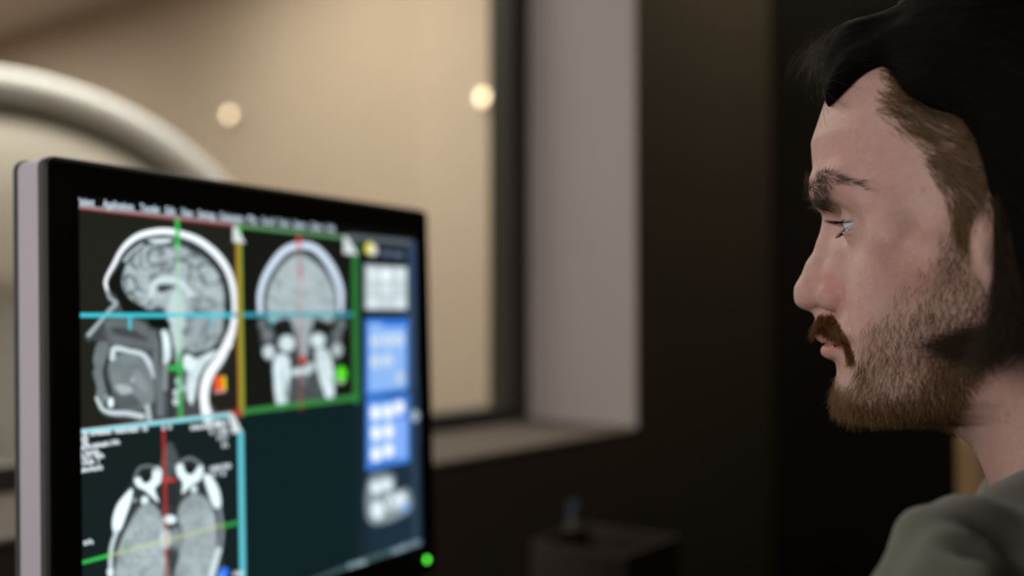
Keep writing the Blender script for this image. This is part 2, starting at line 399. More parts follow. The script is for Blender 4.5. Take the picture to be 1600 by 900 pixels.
def stroke(p, width, col, alpha=1., soft=.8, smooth=True, tex=None):
    p = smooth_open(p) if smooth and len(p) > 2 else np.asarray(p, float); w = win_(p, np.max(width)+soft*2+2)
    if w is None: return
    X, Y = XX[w], YY[w]; d = np.full(X.shape, 1e9); ws = np.broadcast_to(width, (len(p),)) if np.ndim(width) == 0 else np.interp(np.linspace(0, 1, len(p)), np.linspace(0, 1, len(width)), width)
    for i in range(len(p)-1):
        a, b = p[i], p[i+1]; e = b-a; t = np.clip(((X-a[0])*e[0]+(Y-a[1])*e[1])/(e@e+1e-12), 0, 1)
        d = np.minimum(d, np.hypot(X-a[0]-e[0]*t, Y-a[1]-e[1]*t)-(ws[i]+(ws[i+1]-ws[i])*t)/2)
    m = np.clip(.5-d/(2*soft), 0, 1)*alpha; c = np.asarray(col, np.float32)*np.ones(img[w].shape, np.float32)
    if tex is not None: c = c*tex[w][..., None]
    img[w] = img[w]*(1-m[..., None])+c*m[..., None]
def blob(x, y, rx, ry, col, alpha=1., soft=1.5):
    a = np.linspace(0, 2*np.pi, 14, endpoint=False); poly(np.stack([x+rx*np.cos(a), y+ry*np.sin(a)], -1), col, alpha, soft)
def z7(*p): return [(100+x/5.293, 330+y/5.293) for x, y in p]
def z8(*p): return [(100+x/5.293, 490+y/5.293) for x, y in p]
def z9(*p): return [(100+x/3.46, 640+y/3.46) for x, y in p]
def z4(*p): return [(360+x/3, 360+y/3) for x, y in p]
# value noise
def vnoise(X, Y, sc, seed):
    r = np.random.default_rng(seed).random((64, 64)); x, y = X/sc, Y/sc; i, j = np.floor(x).astype(int), np.floor(y).astype(int); u, v = x-i, y-j
    u = u*u*(3-2*u); v = v*v*(3-2*v); g = lambda a, b: r[a % 64, b % 64]
    return (g(i, j)*(1-u)+g(i+1, j)*u)*(1-v)+(g(i, j+1)*(1-u)+g(i+1, j+1)*u)*v
wx = XX+10*vnoise(XX, YY, 16, 1)+5*vnoise(XX, YY, 7, 2); wy = YY+10*vnoise(XX, YY, 15, 3)+5*vnoise(XX, YY, 7, 4)
fold = np.abs(vnoise(wx, wy, 13, 5)-.5)*2
gyri = .50+.52*np.clip(fold*3.0, 0, 1)+.14*(vnoise(XX, YY, 6, 6)-.5)
mott = .8+.4*vnoise(XX, YY, 7, 8)
soft_t = .85+.3*vnoise(XX, YY, 14, 9)
g_ = lambda v: lin([v*.92, v, v*1.02])
# backgrounds
img[:] = lin([13, 26, 27])
poly([(119, 325), (375, 352), (379, 645), (125, 672)], lin([30, 31, 26]), 1, .6, False)
poly([(379, 352), (557, 372), (561, 622), (381, 645)], lin([20, 21, 17]), 1, .6, False)
poly([(125, 672), (379, 645), (382, 902), (128, 930)], lin([19, 30, 31]), 1, .6, False)
poly([(383, 647), (562, 624), (566, 872), (384, 930)], lin([13, 30, 32]), 1, .6, False)
poly([(563, 373), (662, 380), (662, 870), (566, 880)], lin([16, 24, 30]), 1, .6, False)
poly([(568, 600), (662, 600), (662, 870), (568, 880)], lin([28, 46, 60]), .8, 20, False)
poly([(117, 300), (655, 360), (655, 380), (118, 324)], lin([10, 10, 10]), 1, .6, False)
# ---- sagittal head
head_o = [(164, 443), (167, 432), (175.6, 415), (185, 396), (198, 379), (217, 366), (240, 359), (262, 358), (285, 362), (311, 371.5), (332, 385), (347, 400), (359, 419), (366, 438), (370.5, 462), (371.5, 492), (369, 501), (362.6, 539), (353, 565.6), (340, 588), (329, 615), (327, 626), (334, 652),
          (223, 659), (206, 657), (175.6, 653.4), (158.6, 647), (151, 633.6), (149, 620), (152, 611), (149, 599.6), (144.4, 584.5), (147, 573), (145, 565.6), (147, 552), (155, 537), (144.4, 531), (139, 535), (133, 529), (134, 521), (157, 498), (173.7, 481), (181, 470), (171, 468), (165, 460)]
poly(head_o, g_(70), 1, 1.2, tex=mott)
poly(z7((345, 640), (380, 560), (470, 430), (560, 330), (700, 255), (900, 245), (1100, 310), (1250, 430), (1330, 560), (1370, 700), (1370, 860))+z8((1330, 120), (1270, 270), (1100, 300), (980, 290), (880, 100), (700, 60), (520, 20))+z7((470, 790), (420, 690)), lin([18, 20, 17]), 1, 1.5)
brain = z7((490, 520), (530, 420), (600, 340), (700, 280), (850, 270), (1000, 300), (1120, 360), (1220, 450), (1290, 550), (1322, 680), (1325, 800), (1312, 892))+z8((1290, 200), (1200, 290), (1080, 315), (985, 300), (925, 310), (895, 180), (870, 60))+z7((830, 815), (700, 810), (600, 760), (520, 690), (483, 600))
poly(brain, g_(172), 1, 2, tex=gyri**2)
poly(z7((700, 640), (740, 560), (850, 540), (980, 570), (1040, 660), (1060, 760), (1000, 830), (960, 900), (880, 900), (830, 800), (760, 760), (700, 710)), g_(190), .75, 5)
stroke(z7((725, 680), (735, 610), (800, 568), (900, 565), (990, 610), (1050, 690)), 6.5, g_(222), .9, 2)
poly(z7((770, 640), (800, 605), (925, 620), (860, 655), (800, 672)), g_(48), .95, 1.3)
stroke(z7((640, 430), (650, 480), (760, 470), (900, 450)), 2, g_(95), .6, 1.3); blob(*z7((855, 432))[0], 3, 5, g_(100), .7)
stroke(z7((600, 480), (620, 600), (660, 680)), 2, g_(100), .6, 1.3); stroke(z7((1000, 520), (1090, 560), (1180, 520), (1210, 450)), 2, g_(95), .6, 1.3)
stroke(z7((1090, 340), (1060, 420), (1110, 480)), 2, g_(95), .6, 1.3); stroke(z7((1170, 640), (1230, 620), (1290, 640)), 2, g_(105), .5, 1.3)
poly(z7((885, 700), (960, 690), (1000, 880))+z8((975, 150), (965, 300), (935, 420), (915, 250), (865, 60)), g_(205), .9, 3)          # brain stem
poly(z7((1030, 760), (1150, 700), (1300, 760), (1320, 880))+z8((1280, 200), (1150, 290), (1020, 280), (1000, 120)), g_(150), .65, 4, tex=gyri)
poly(z8((700, 50), (850, 60), (880, 110), (810, 130), (720, 110)), lin([12, 16, 14]), 1, 2)
stroke([(168, 455), (165, 443), (168, 431), (178, 413), (188, 394), (201, 379), (218, 368), (240, 362.5), (262, 361.5), (285, 366), (309, 375), (329, 389), (343, 403), (355, 421), (362, 440), (366, 463), (367, 490), (363, 515), (357, 540)],
       [4, 5, 5, 6, 6.5, 8, 9, 9.5, 9.5, 9, 10, 10, 10, 9, 8.5, 8, 8, 9, 10], lin([238, 246, 250]), 1, 1.2)
stroke([(168, 455), (172, 466), (181, 474), (170, 486), (156, 503), (139, 523)], [4, 5, 7, 6, 6, 7], g_(165), 1, 1.4)
stroke(z7((500, 410), (560, 340), (650, 275)), 3.5, g_(215), .9, 1.2); poly(z7((700, 235), (890, 230), (860, 258), (760, 262)), g_(235), .95, 1.3)
stroke(z8((1390, 150), (1300, 350), (1200, 500), (1160, 640), (1165, 760), (1190, 860)), [10, 14, 15, 14, 13, 17], lin([236, 243, 246]), 1, 1.6)
stroke(z8((1270, 310), (1150, 470), (1110, 640), (1100, 840)), 3, g_(60), .9, 1.5)
poly(z8((1000, 345), (1060, 350), (1100, 370), (1270, 305), (1130, 480), (1075, 700), (1050, 750), (1010, 640), (1020, 500), (985, 430)), g_(228), .95, 1.8, tex=mott)
poly(z8((350, 60), (560, 40), (690, 110), (740, 230), (710, 300), (560, 280), (380, 240)), g_(104), .85, 2.5, tex=soft_t)
poly(z8((400, 120), (560, 130), (700, 220), (560, 200), (430, 170)), g_(45), .7, 2.5)
poly(z8((280, 240), (370, 250), (350, 360), (320, 480), (340, 620), (330, 760), (270, 700), (270, 600), (245, 500), (255, 440), (245, 370)), g_(120), .9, 2, tex=soft_t)
stroke(z8((360, 380), (335, 470), (345, 560), (380, 640), (375, 720)), 3.5, g_(25), .9, 1.2)
poly(z8((370, 440), (430, 350), (560, 330), (680, 400), (740, 540), (740, 720), (640, 790), (470, 780), (410, 640)), g_(125), .95, 2, tex=soft_t)
poly(z8((430, 640), (560, 660), (640, 760), (560, 790), (430, 770)), g_(78), .8, 3)
stroke(z8((400, 370), (420, 290), (540, 310), (650, 340), (710, 420), (745, 520)), [8, 9, 7, 8, 8, 5], g_(212), .95, 1.5)
poly(z8((590, 470), (660, 520), (700, 640), (620, 620), (570, 540)), g_(160), .5, 4); poly(z8((430, 590), (540, 600), (560, 650), (470, 670)), g_(190), .7, 2.5)
blob(*z8((387, 735))[0], 4.5, 8, g_(240)); blob(*z8((350, 690))[0], 4, 5, g_(150), .8); blob(*z8((568, 548))[0], 4, 4, g_(175), .8)
stroke(z8((270, 700), (320, 790), (400, 820), (520, 825), (645, 850)), [5, 6, 8, 8, 9], g_(205), .95, 1.4); stroke(z8((690, 770), (705, 870)), 8, g_(190), .9, 1.2)
stroke(z8((735, 150), (760, 260), (760, 420), (790, 600), (800, 820)), [5, 9, 11, 12, 12], g_(112), .9, 2.5)
stroke(z8((830, 160), (850, 250), (850, 350), (840, 400)), [10, 12, 11, 8], g_(235), .95, 1.8, tex=mott); stroke(z8((835, 440), (835, 620)), 7, g_(150), .8, 2)
stroke(z8((900, 420), (890, 600), (890, 850)), 9, lin([40, 46, 44]), .9, 1.5)
for c in ((950, 560), (968, 618), (930, 655), (926, 728)): blob(*z8(c)[0], 5.2, 6, g_(215)); blob(*z8(c)[0], 2.4, 3, g_(150), .8)
for c in ((1000, 560), (1005, 690), (1010, 500)): blob(*z8(c)[0], 4, 6, g_(120), .7)
# ---- coronal head
cor = z4((125, 290), (150, 210), (200, 130), (260, 75), (325, 55), (390, 65), (450, 110), (500, 180), (530, 270), (534, 370), (520, 450), (505, 520), (490, 700), (480, 800), (400, 810), (250, 820), (205, 790), (195, 640), (150, 560), (130, 440))
poly(cor, g_(62), .95, 2, tex=mott)
poly(z4((160, 390), (160, 290), (190, 200), (250, 130), (322, 98), (400, 130), (460, 200), (505, 290), (505, 400), (490, 460), (330, 470), (180, 460)), lin([30, 33, 30]), 1, 2)
poly(z4((172, 385), (172, 300), (200, 225), (250, 155), (315, 115), (390, 145), (450, 210), (490, 300), (492, 380), (470, 430), (400, 410), (330, 440), (260, 410), (190, 430)), g_(172), 1, 2.5, tex=(.68+.4*gyri))
for x0, y0, x1, y1 in ((180, 310, 230, 330), (425, 330, 490, 330), (215, 225, 245, 260), (440, 225, 415, 265), (325, 130, 328, 220)): stroke(z4((x0, y0), ((x0+x1)/2, (y0+y1)/2+6), (x1, y1)), 4, g_(105), .6, 2.2)
stroke(z4((300, 280), (330, 300), (360, 280)), 3, g_(120), .6, 2)
poly(z4((290, 400), (385, 400), (375, 480), (360, 580), (340, 610), (322, 580), (305, 490)), g_(165), .95, 2.5)
poly(z4((195, 460), (240, 445), (290, 470), (300, 520), (240, 500)), lin([18, 22, 20]), .9, 2.5); poly(z4((370, 480), (420, 440), (470, 450), (470, 480), (400, 490)), lin([18, 22, 20]), .9, 2.5)
stroke(z4((140, 385), (140, 300), (165, 215), (215, 135), (265, 88), (325, 70), (388, 80), (440, 125), (485, 195), (515, 280), (518, 370)), [7, 8, 9, 10, 10, 10, 10, 10, 10, 9, 7], lin([206, 222, 240]), 1, 1.5)
stroke(z4((180, 300), (205, 215), (260, 140), (320, 108), (385, 140), (440, 205)), 1.6, g_(150), .8, 1)
for x, y, rx, ry, v in ((265, 530, 12, 13, 225), (180, 570, 9, 11, 215), (175, 490, 8, 10, 120), (410, 515, 11, 11, 228), (500, 560, 8, 11, 190), (500, 490, 7, 10, 110), (150, 440, 6, 9, 110), (520, 440, 6, 9, 120), (330, 665, 15, 7, 225), (375, 640, 8, 7, 200), (340, 700, 7, 9, 130)): blob(*z4((x, y))[0], rx, ry, g_(v), .9, 2.5)
poly(z4((205, 600), (270, 590), (280, 690), (268, 800), (238, 838), (212, 790)), g_(222), .95, 2, tex=mott); poly(z4((400, 560), (460, 570), (485, 690), (480, 795), (452, 790), (415, 680)), g_(222), .95, 2, tex=mott)
stroke(z4((245, 640), (255, 780)), 2.5, g_(90), .6, 1.2); poly(z4((285, 690), (390, 680), (430, 780), (270, 800)), g_(85), .6, 3, tex=mott); stroke(z4((318, 460), (325, 600)), 3, g_(80), .7, 1.5)
# ---- axial head
poly(z9((520, 290), (550, 190), (575, 172), (605, 205), (630, 280), (700, 255), (760, 310), (820, 380), (850, 470), (850, 560), (868, 650), (856, 760), (800, 960), (290, 960), (240, 880), (242, 770), (268, 660), (262, 590), (290, 500), (370, 390), (440, 310)), g_(52), 1, 1.8, tex=mott)
poly(z9((525, 300), (550, 200), (576, 182), (600, 215), (622, 290), (612, 420), (590, 520), (555, 520)), g_(82), .9, 2, tex=mott)
poly(z9((560, 400), (610, 330), (610, 500), (570, 530), (530, 500), (525, 400)), lin([16, 20, 18]), .75, 3)
for (p, v) in ((((380, 375), (415, 368), (435, 400), (470, 375), (488, 312), (525, 325), (522, 390), (490, 430), (510, 500), (440, 440), (395, 415)), 245), (((610, 300), (640, 295), (655, 335), (690, 352), (735, 300), (752, 320), (735, 380), (685, 410), (640, 455), (642, 395), (612, 350)), 245),
               (((368, 428), (330, 460), (285, 520), (262, 600), (270, 665), (305, 650), (340, 560), (366, 480)), 248), (((755, 350), (800, 370), (838, 440), (846, 525), (812, 525), (780, 445)), 248)): poly(z9(*p), g_(v), 1, 1.6)
blob(*z9((445, 360))[0], 9, 10, g_(32)); stroke(z9((380, 370), (410, 315), (470, 305), (505, 330)), 4, g_(120), .9, 1.4); blob(*z9((683, 320))[0], 8, 8, g_(30)); stroke(z9((620, 290), (680, 262), (745, 300)), 4, g_(130), .9, 1.4)
blob(*z9((437, 492))[0], 6, 7, g_(235)); blob(*z9((702, 430))[0], 5, 6, g_(225)); blob(*z9((382, 490))[0], 3.5, 4, g_(140))
poly(z9((470, 505), (520, 560), (548, 640), (545, 760), (560, 960), (300, 960), (285, 800), (318, 690), (370, 585), (420, 520)), g_(162), 1, 3, tex=(.55+.5*gyri)*(.8+.4*vnoise(XX, YY, 22, 31))); poly(z9((640, 500), (700, 455), (770, 480), (812, 560), (828, 680), (815, 780), (770, 960), (600, 960), (620, 800), (640, 680), (615, 580)), g_(162), 1, 3, tex=(.55+.5*gyri)*(.8+.4*vnoise(XX, YY, 22, 31)))
blob(*z9((572, 594))[0], 10, 7, g_(238)); blob(*z9((550, 700))[0], 9, 15, g_(215), .9, 4); blob(*z9((605, 700))[0], 9, 18, g_(150), .8, 4); stroke(z9((590, 760), (560, 900)), 14, g_(70), .6, 4)
stroke(z9((285, 655), (255, 760), (252, 900)), 7, g_(205), .9, 1.5); stroke(z9((840, 530), (855, 650), (845, 760)), 5, g_(150), .85, 1.5); stroke(z9((835, 760), (790, 930)), 9, g_(225), .9, 1.5); blob(*z9((250, 880))[0], 5, 7, g_(230))
# ---- reference lines
cy, gr, rd, ye = lin([60, 190, 205]), lin([50, 175, 75]), lin([200, 50, 45]), lin([170, 160, 50])
stroke([(120, 492.5), (368, 492.5)], 7, cy, .9, 1); stroke([(366, 492), (557, 491)], 6.5, lin([50, 150, 165]), .95, 1); stroke([(203, 494), (203, 513)], 5, cy, .9, 1.2); stroke([(330, 494), (329, 512)], 4, cy, .7, 1.5)
stroke([(425, 492), (425, 508)], 5, cy, .5, 1.5)
stroke([(277, 344), (277.5, 386)], 7, gr, .95, 1); stroke([(277.5, 384), (281, 560)], 6.5, lin([150, 205, 160]), .5, 1.4); stroke([(280, 555), (282.5, 653)], 6, gr, .8, 1.2); stroke([(266, 575), (284, 575)], 8, gr, .95, 1.4)
stroke([(372.5, 352), (373, 378)], 9, gr, .95, .8); stroke([(372.8, 376), (377.5, 646)], 9, lin([148, 132, 44]), .98, .8); stroke([(368.6, 376), (373, 645)], 1.2, lin([170, 60, 45]), .8, .7); stroke([(376.5, 376), (381, 645)], 1.5, lin([120, 175, 60]), .8, .7)
stroke([(118, 322), (375, 350)], 5, lin([150, 132, 136]), .95, 1); stroke([(118, 325.5), (368, 353.5)], 1.2, rd, .75, .6)
stroke([(375, 352), (545, 371)], 5, lin([105, 130, 104]), .95, 1); stroke([(378, 355.5), (540, 373)], 1.4, gr, .8, .6); stroke([(545, 370), (643, 380)], 9, lin([90, 98, 104]), .9, 1.4); stroke([(643, 382), (645, 600)], 11, lin([54, 72, 98]), .9, 2.5); stroke([(646, 596), (650, 850)], 9, lin([44, 66, 84]), .8, 2.5)
stroke([(554.5, 385), (557, 625)], 10, lin([44, 110, 52]), 1, 1); stroke([(382, 643), (556, 621)], 9, lin([52, 125, 62]), 1, 1.2); stroke([(332, 650), (376, 644)], 8, lin([165, 60, 55]), .95, 1)
stroke([(124, 674), (360, 648)], 7, lin([130, 205, 215]), 1, 1); stroke([(124, 671), (330, 647)], 1.2, rd, .6, .7); stroke([(376, 676), (379.5, 905)], 8.5, lin([95, 190, 205]), 1, .9)
stroke([(255.5, 672), (258.5, 800)], 5.5, lin([165, 50, 48]), .8, 1.2); stroke([(258.5, 800), (261, 905)], 4, rd, .5, 1.2); stroke([(258, 750), (272, 750)], 6, rd, .8, 1.2)
stroke([(129, 879), (170, 868)], 6, gr, .98, 1); stroke([(170, 868), (350, 820)], 5, lin([190, 200, 130]), .45, 1.2); stroke([(350, 822), (373, 816)], 7, lin([45, 140, 70]), .98, 1); stroke([(197, 845), (199, 862)], 5, gr, .4, 1.2)
stroke([(467, 372), (467, 384)], 7, rd, .8, 1); stroke([(467, 392), (470, 640)], 3.5, rd, .3, 1.6); blob(473, 562, 5, 6, rd, .85); blob(470, 425, 5, 10, rd, .3, 2.5)
for p in ([(364, 354), (369, 354), (383, 380), (364, 378)], [(537, 369), (543, 371), (559, 398), (537, 396)], [(357, 645), (367, 650), (378, 674), (363, 678)]): poly(p, lin([205, 212, 212]), 1, .9, False)
# orientation cubes
for k, c in enumerate(([222, 60, 30], [240, 120, 40], [215, 50, 30], [230, 200, 50])): stroke([(337+k*4.4, 590), (337.5+k*4.4, 609)], 5, lin(c), .95, 1.2)
stroke([(336, 613), (350, 611)], 4, lin([190, 140, 150]), .9, 1.5)
blob(533, 585, 9, 13, lin([45, 190, 40])); blob(534, 583, 4.5, 8, lin([120, 235, 40]), .8); blob(532, 596, 6, 3, lin([190, 220, 170]), .7)
blob(350, 895, 8, 9, lin([50, 110, 225])); blob(345, 900, 5, 5, lin([90, 150, 240]))
# sidebar
blob(577.5, 388, 7, 9, lin([225, 215, 60])); blob(583, 391, 6, 8, lin([230, 232, 220]), .8, 2)
def panel(x0, y0, x1, y1, col, a=1.):
    k = (x0+x1)/2; sl = lambda y: (y-492)/(k-1720)*-1
    poly([(x0, y0-(x1-x0)/2*0+0), (x1, y0+(y0-492)/(x0-1733)*(x1-x0)), (x1, y1+(y1-492)/(x0-1733)*(x1-x0)), (x0, y1)], col, a, 1.2, False)
panel(570, 413, 636, 484, lin([158, 172, 176]))
for j, (ya, yb) in enumerate(((418, 440), (443, 460), (463, 482))):
    for k in range(3): panel(574+k*21, ya, 592+k*21, yb, lin([190, 204, 208] if (j+k) % 2 else [205, 216, 220]))
blob(603, 430, 7, 9, lin([240, 246, 248]), .9, 3)
panel(571, 498, 638, 620, lin([62, 122, 205])); panel(576, 506, 634, 612, lin([132, 172, 228])); panel(598, 500, 634, 511, lin([45, 110, 205]))
for (x, y) in ((587, 533), (606, 532), (623, 531), (587, 565), (606, 563)): blob(x, y, 8, 10, lin([205, 222, 238]), .85, 2.5); blob(x+.5, y+1, 3, 6, lin([150, 155, 140]), .7, 2)
blob(625, 590, 7, 10, lin([185, 200, 205]), .8, 3)
panel(572, 622, 640, 736, lin([62, 120, 205])); panel(577, 632, 620, 722, lin([125, 168, 228])); panel(620, 655, 636, 718, lin([125, 165, 232]))
for (x, y) in ((587, 645), (606, 643), (624, 637), (588, 677), (607, 674), (588, 710), (607, 704)): blob(x, y, 8, 11, lin([238, 243, 245]), .92, 2.5)
stroke([(600, 618), (635, 612)], 4, lin([15, 25, 35]), .9, 1.2)
poly([(576, 748), (614, 741), (618, 766), (638, 764), (639, 800), (578, 818)], lin([120, 135, 142]), 1, 2.5)
for (x, y, rx, ry) in ((588, 762, 9, 10), (604, 757, 9, 9), (590, 797, 10, 14), (610, 785, 7, 12), (626, 782, 9, 13)): blob(x, y, rx, ry, lin([222, 236, 240]), .9, 3)
blob(632, 792, 6, 8, lin([95, 150, 220]), .8, 3); blob(611, 786, 3, 6, lin([70, 80, 90]), .8, 2)
stroke([(646, 610), (649, 690)], 14, lin([38, 55, 75]), .95, 2); blob(648, 650, 6, 9, lin([160, 178, 195]), .95, 2)
stroke([(385, 950), (560, 880), (655, 848)], 9, lin([66, 88, 92]), .8, 2)
# glyph-like small marks whose characters the photo does not resolve
def marks(x0, y0, x1, y1, h, col, seed, a=.9):
    r = np.random.default_rng(seed); n = int(abs(x1-x0)/(h*.62)); 
    for i in range(n):
        if r.random() < .1: continue
        t = (i+.5)/n; x, y = x0+(x1-x0)*t, y0+(y1-y0)*t; k = r.random()
        w = h*.24
        if k < .35: stroke([(x-w, y-h/2), (x-w, y+h/2)], 1.4, col, a, .5); stroke([(x-w, y), (x+w, y)], 1.3, col, a, .5); stroke([(x+w, y), (x+w, y+h/2)], 1.4, col, a, .5)
        elif k < .7: stroke([(x-w, y+h/2), (x-w, y-h/4), (x+w, y-h/4), (x+w, y+h/2), (x-w, y+h/2)], 1.4, col, a, .5, smooth=False)
        else: stroke([(x, y-h/2), (x, y+h/2)], 1.5, col, a, .5)
wt = lin([232, 244, 250])
for i, (p, q) in enumerate(((z9((85, 132), (450, 100)), 0), (z9((85, 158), (130, 154)), 0), (z9((85, 208), (300, 172)), 0), (z9((85, 182), (130, 178)), 0), (z9((85, 238), (190, 226)), 0), (z9((88, 262), (215, 246)), 0), (z9((88, 288), (195, 276)), 0), (z9((90, 328), (222, 308)), 0),
        (z9((680, 98), (880, 76)), 0), (z9((810, 72), (885, 64)), 0), (z9((790, 120), (885, 110)), 0), (z9((825, 152), (885, 146)), 0), (z9((850, 192), (885, 188)), 0), (z9((785, 322), (900, 300)), 0), (z9((795, 352), (870, 340)), 0), (z9((90, 722), (158, 712)), 0), (z9((530, 96), (580, 90)), 0), (z9((918, 890), (965, 880)), 0))):
    marks(*p[0], *p[1], 6.8, wt, 50+i, 1.)
marks(588, 394, 630, 398, 7, lin([120, 140, 165]), 80, .8); marks(612, 862, 655, 846, 8, lin([150, 170, 185]), 81); marks(543, 886, 573, 878, 9, lin([190, 215, 225]), 82)
i, j = np.meshgrid(np.arange(NY-1), np.arange(NX-1), indexing='ij'); q = np.stack([i*NX+j, (i+1)*NX+j, (i+1)*NX+j+1, i*NX+j+1], -1).reshape(-1, 4)
me = mesh_np('screen', dsp(ga, gb, np.zeros_like(ga)).reshape(-1, 3), q, False)
ca = me.color_attributes.new('display', 'FLOAT_COLOR', 'POINT'); buf = np.ones((NX*NY, 4), np.float32); buf[:, :3] = img.reshape(-1, 3); ca.data.foreach_set('color', buf.ravel())
SCREEN = 1.22
def screen_mat():
    m = bpy.data.materials.new('lit_display'); m.use_nodes = True; N, L = nt(m); b = N['Principled BSDF']
    a = N.new('ShaderNodeAttribute'); a.attribute_name = 'display'
    b.inputs['Base Color'].default_value = (.01, .01, .01, 1); b.inputs['Roughness'].default_value = .35; b.inputs['Specular IOR Level'].default_value = .3
    L.new(a.outputs['Color'], b.inputs['Emission Color']); b.inputs['Emission Strength'].default_value = SCREEN; return m
props(link('screen', me, screen_mat(), mon), 'lit display with three head scans and a blue icon sidebar')
# menu words
mt = emit_mat('menu_text_glow', (.72, .88, 1.), SCREEN*.95)
def word(txt, a0, a1, b0, b1, parent):
    cu = bpy.data.curves.new('w', 'FONT'); cu.body = txt; cu.size = 1; cu.offset = .006; o = bpy.data.objects.new('w', cu); C.objects.link(o)
    bpy.context.view_layer.update(); me = bpy.data.meshes.new_from_object(o.evaluated_get(bpy.context.evaluated_depsgraph_get()))
    n = len(me.vertices); v = np.empty(n*3); me.vertices.foreach_get('co', v); v = v.reshape(-1, 3)
    x = (v[:, 0]-v[:, 0].min())/(np.ptp(v[:, 0])); y = v[:, 1]/.72
    w = dsp(a0+(a1-a0)*x, b1+(b0-b1)*y, np.full(n, .0004)); me.vertices.foreach_set('co', w.ravel()); me.update()
    bpy.data.objects.remove(o); bpy.data.curves.remove(cu)
    return link('menu_word', me, mt, parent)
for t, x0, x1 in (('Patient', 118, 152), ('Applications', 159, 213), ('Transfer', 217, 254), ('Edit', 257, 278), ('View', 281, 305), ('Settings', 308, 340), ('Evaluation', 343, 384), ('Fly', 386, 405), ('Scroll', 408, 431), ('Tools', 433, 454), ('System', 457, 481), ('Options', 484, 507), ('Help', 510, 525)):
    y0 = 308+(x0-118)*.1105; y1 = y0+9.5-(x0-118)*.005
    A = scr(x0, y0); B = scr(x1, y0+(x1-x0)*.11); Cc = scr(x0, y1)
    word(t, A[0]+.002, B[0]-.007, A[1]-.002, Cc[1]+.003, mon)

# ------------------------------------------------------------------ implicit surfaces
def surface_nets(f, org, h):
    s = f < 0
    cs = [s[i:f.shape[0]-1+i, j:f.shape[1]-1+j, k:f.shape[2]-1+k] for i in (0, 1) for j in (0, 1) for k in (0, 1)]
    tot = sum(c.astype(np.int8) for c in cs); act = (tot > 0) & (tot < 8)
    idx = np.full(act.shape, -1, np.int64); ijk = np.argwhere(act); idx[act] = np.arange(len(ijk))
    acc = np.zeros((len(ijk), 3)); cnt = np.zeros(len(ijk))
    I, J, K = ijk.T
    corner = {(a, b, c): f[I+a, J+b, K+c] for a in (0, 1) for b in (0, 1) for c in (0, 1)}
    for ax in range(3):
        for o1 in (0, 1):
            for o2 in (0, 1):
                a = [0, 0, 0]; oth = [x for x in range(3) if x != ax]; a[oth[0]] = o1; a[oth[1]] = o2; b = list(a); b[ax] = 1
                fa, fb = corner[tuple(a)], corner[tuple(b)]; m = (fa < 0) != (fb < 0)
                t = np.where(m, fa/np.where(m, fa-fb, 1), 0); p = np.tile(np.array(a, float), (len(ijk), 1)); p[:, ax] = t
                acc += p*m[:, None]; cnt += m
    v = (ijk+acc/cnt[:, None])*h+org
    quads = []
    for ax in range(3):
        sl0 = [slice(None)]*3; sl1 = [slice(None)]*3; sl0[ax] = slice(0, -1); sl1[ax] = slice(1, None)
        a, b = s[tuple(sl0)], s[tuple(sl1)]; e = np.argwhere(a != b); flip = a[tuple(e.T)]
        o = [x for x in range(3) if x != ax]; ok = np.ones(len(e), bool)
        for x in o: ok &= (e[:, x] > 0) & (e[:, x] < f.shape[x]-1)
        e = e[ok]; flip = flip[ok]; q = []
        for d1, d2 in ((0, 0), (1, 0), (1, 1), (0, 1)):
            c = e.copy(); c[:, o[0]] -= d1; c[:, o[1]] -= d2; q.append(idx[tuple(c.T)])
        q = np.stack(q, -1); fl = flip if ax != 1 else ~flip
        q[fl] = q[fl][:, ::-1]; quads.append(q)
    q = np.vstack(quads); return v, q[:, ::-1]
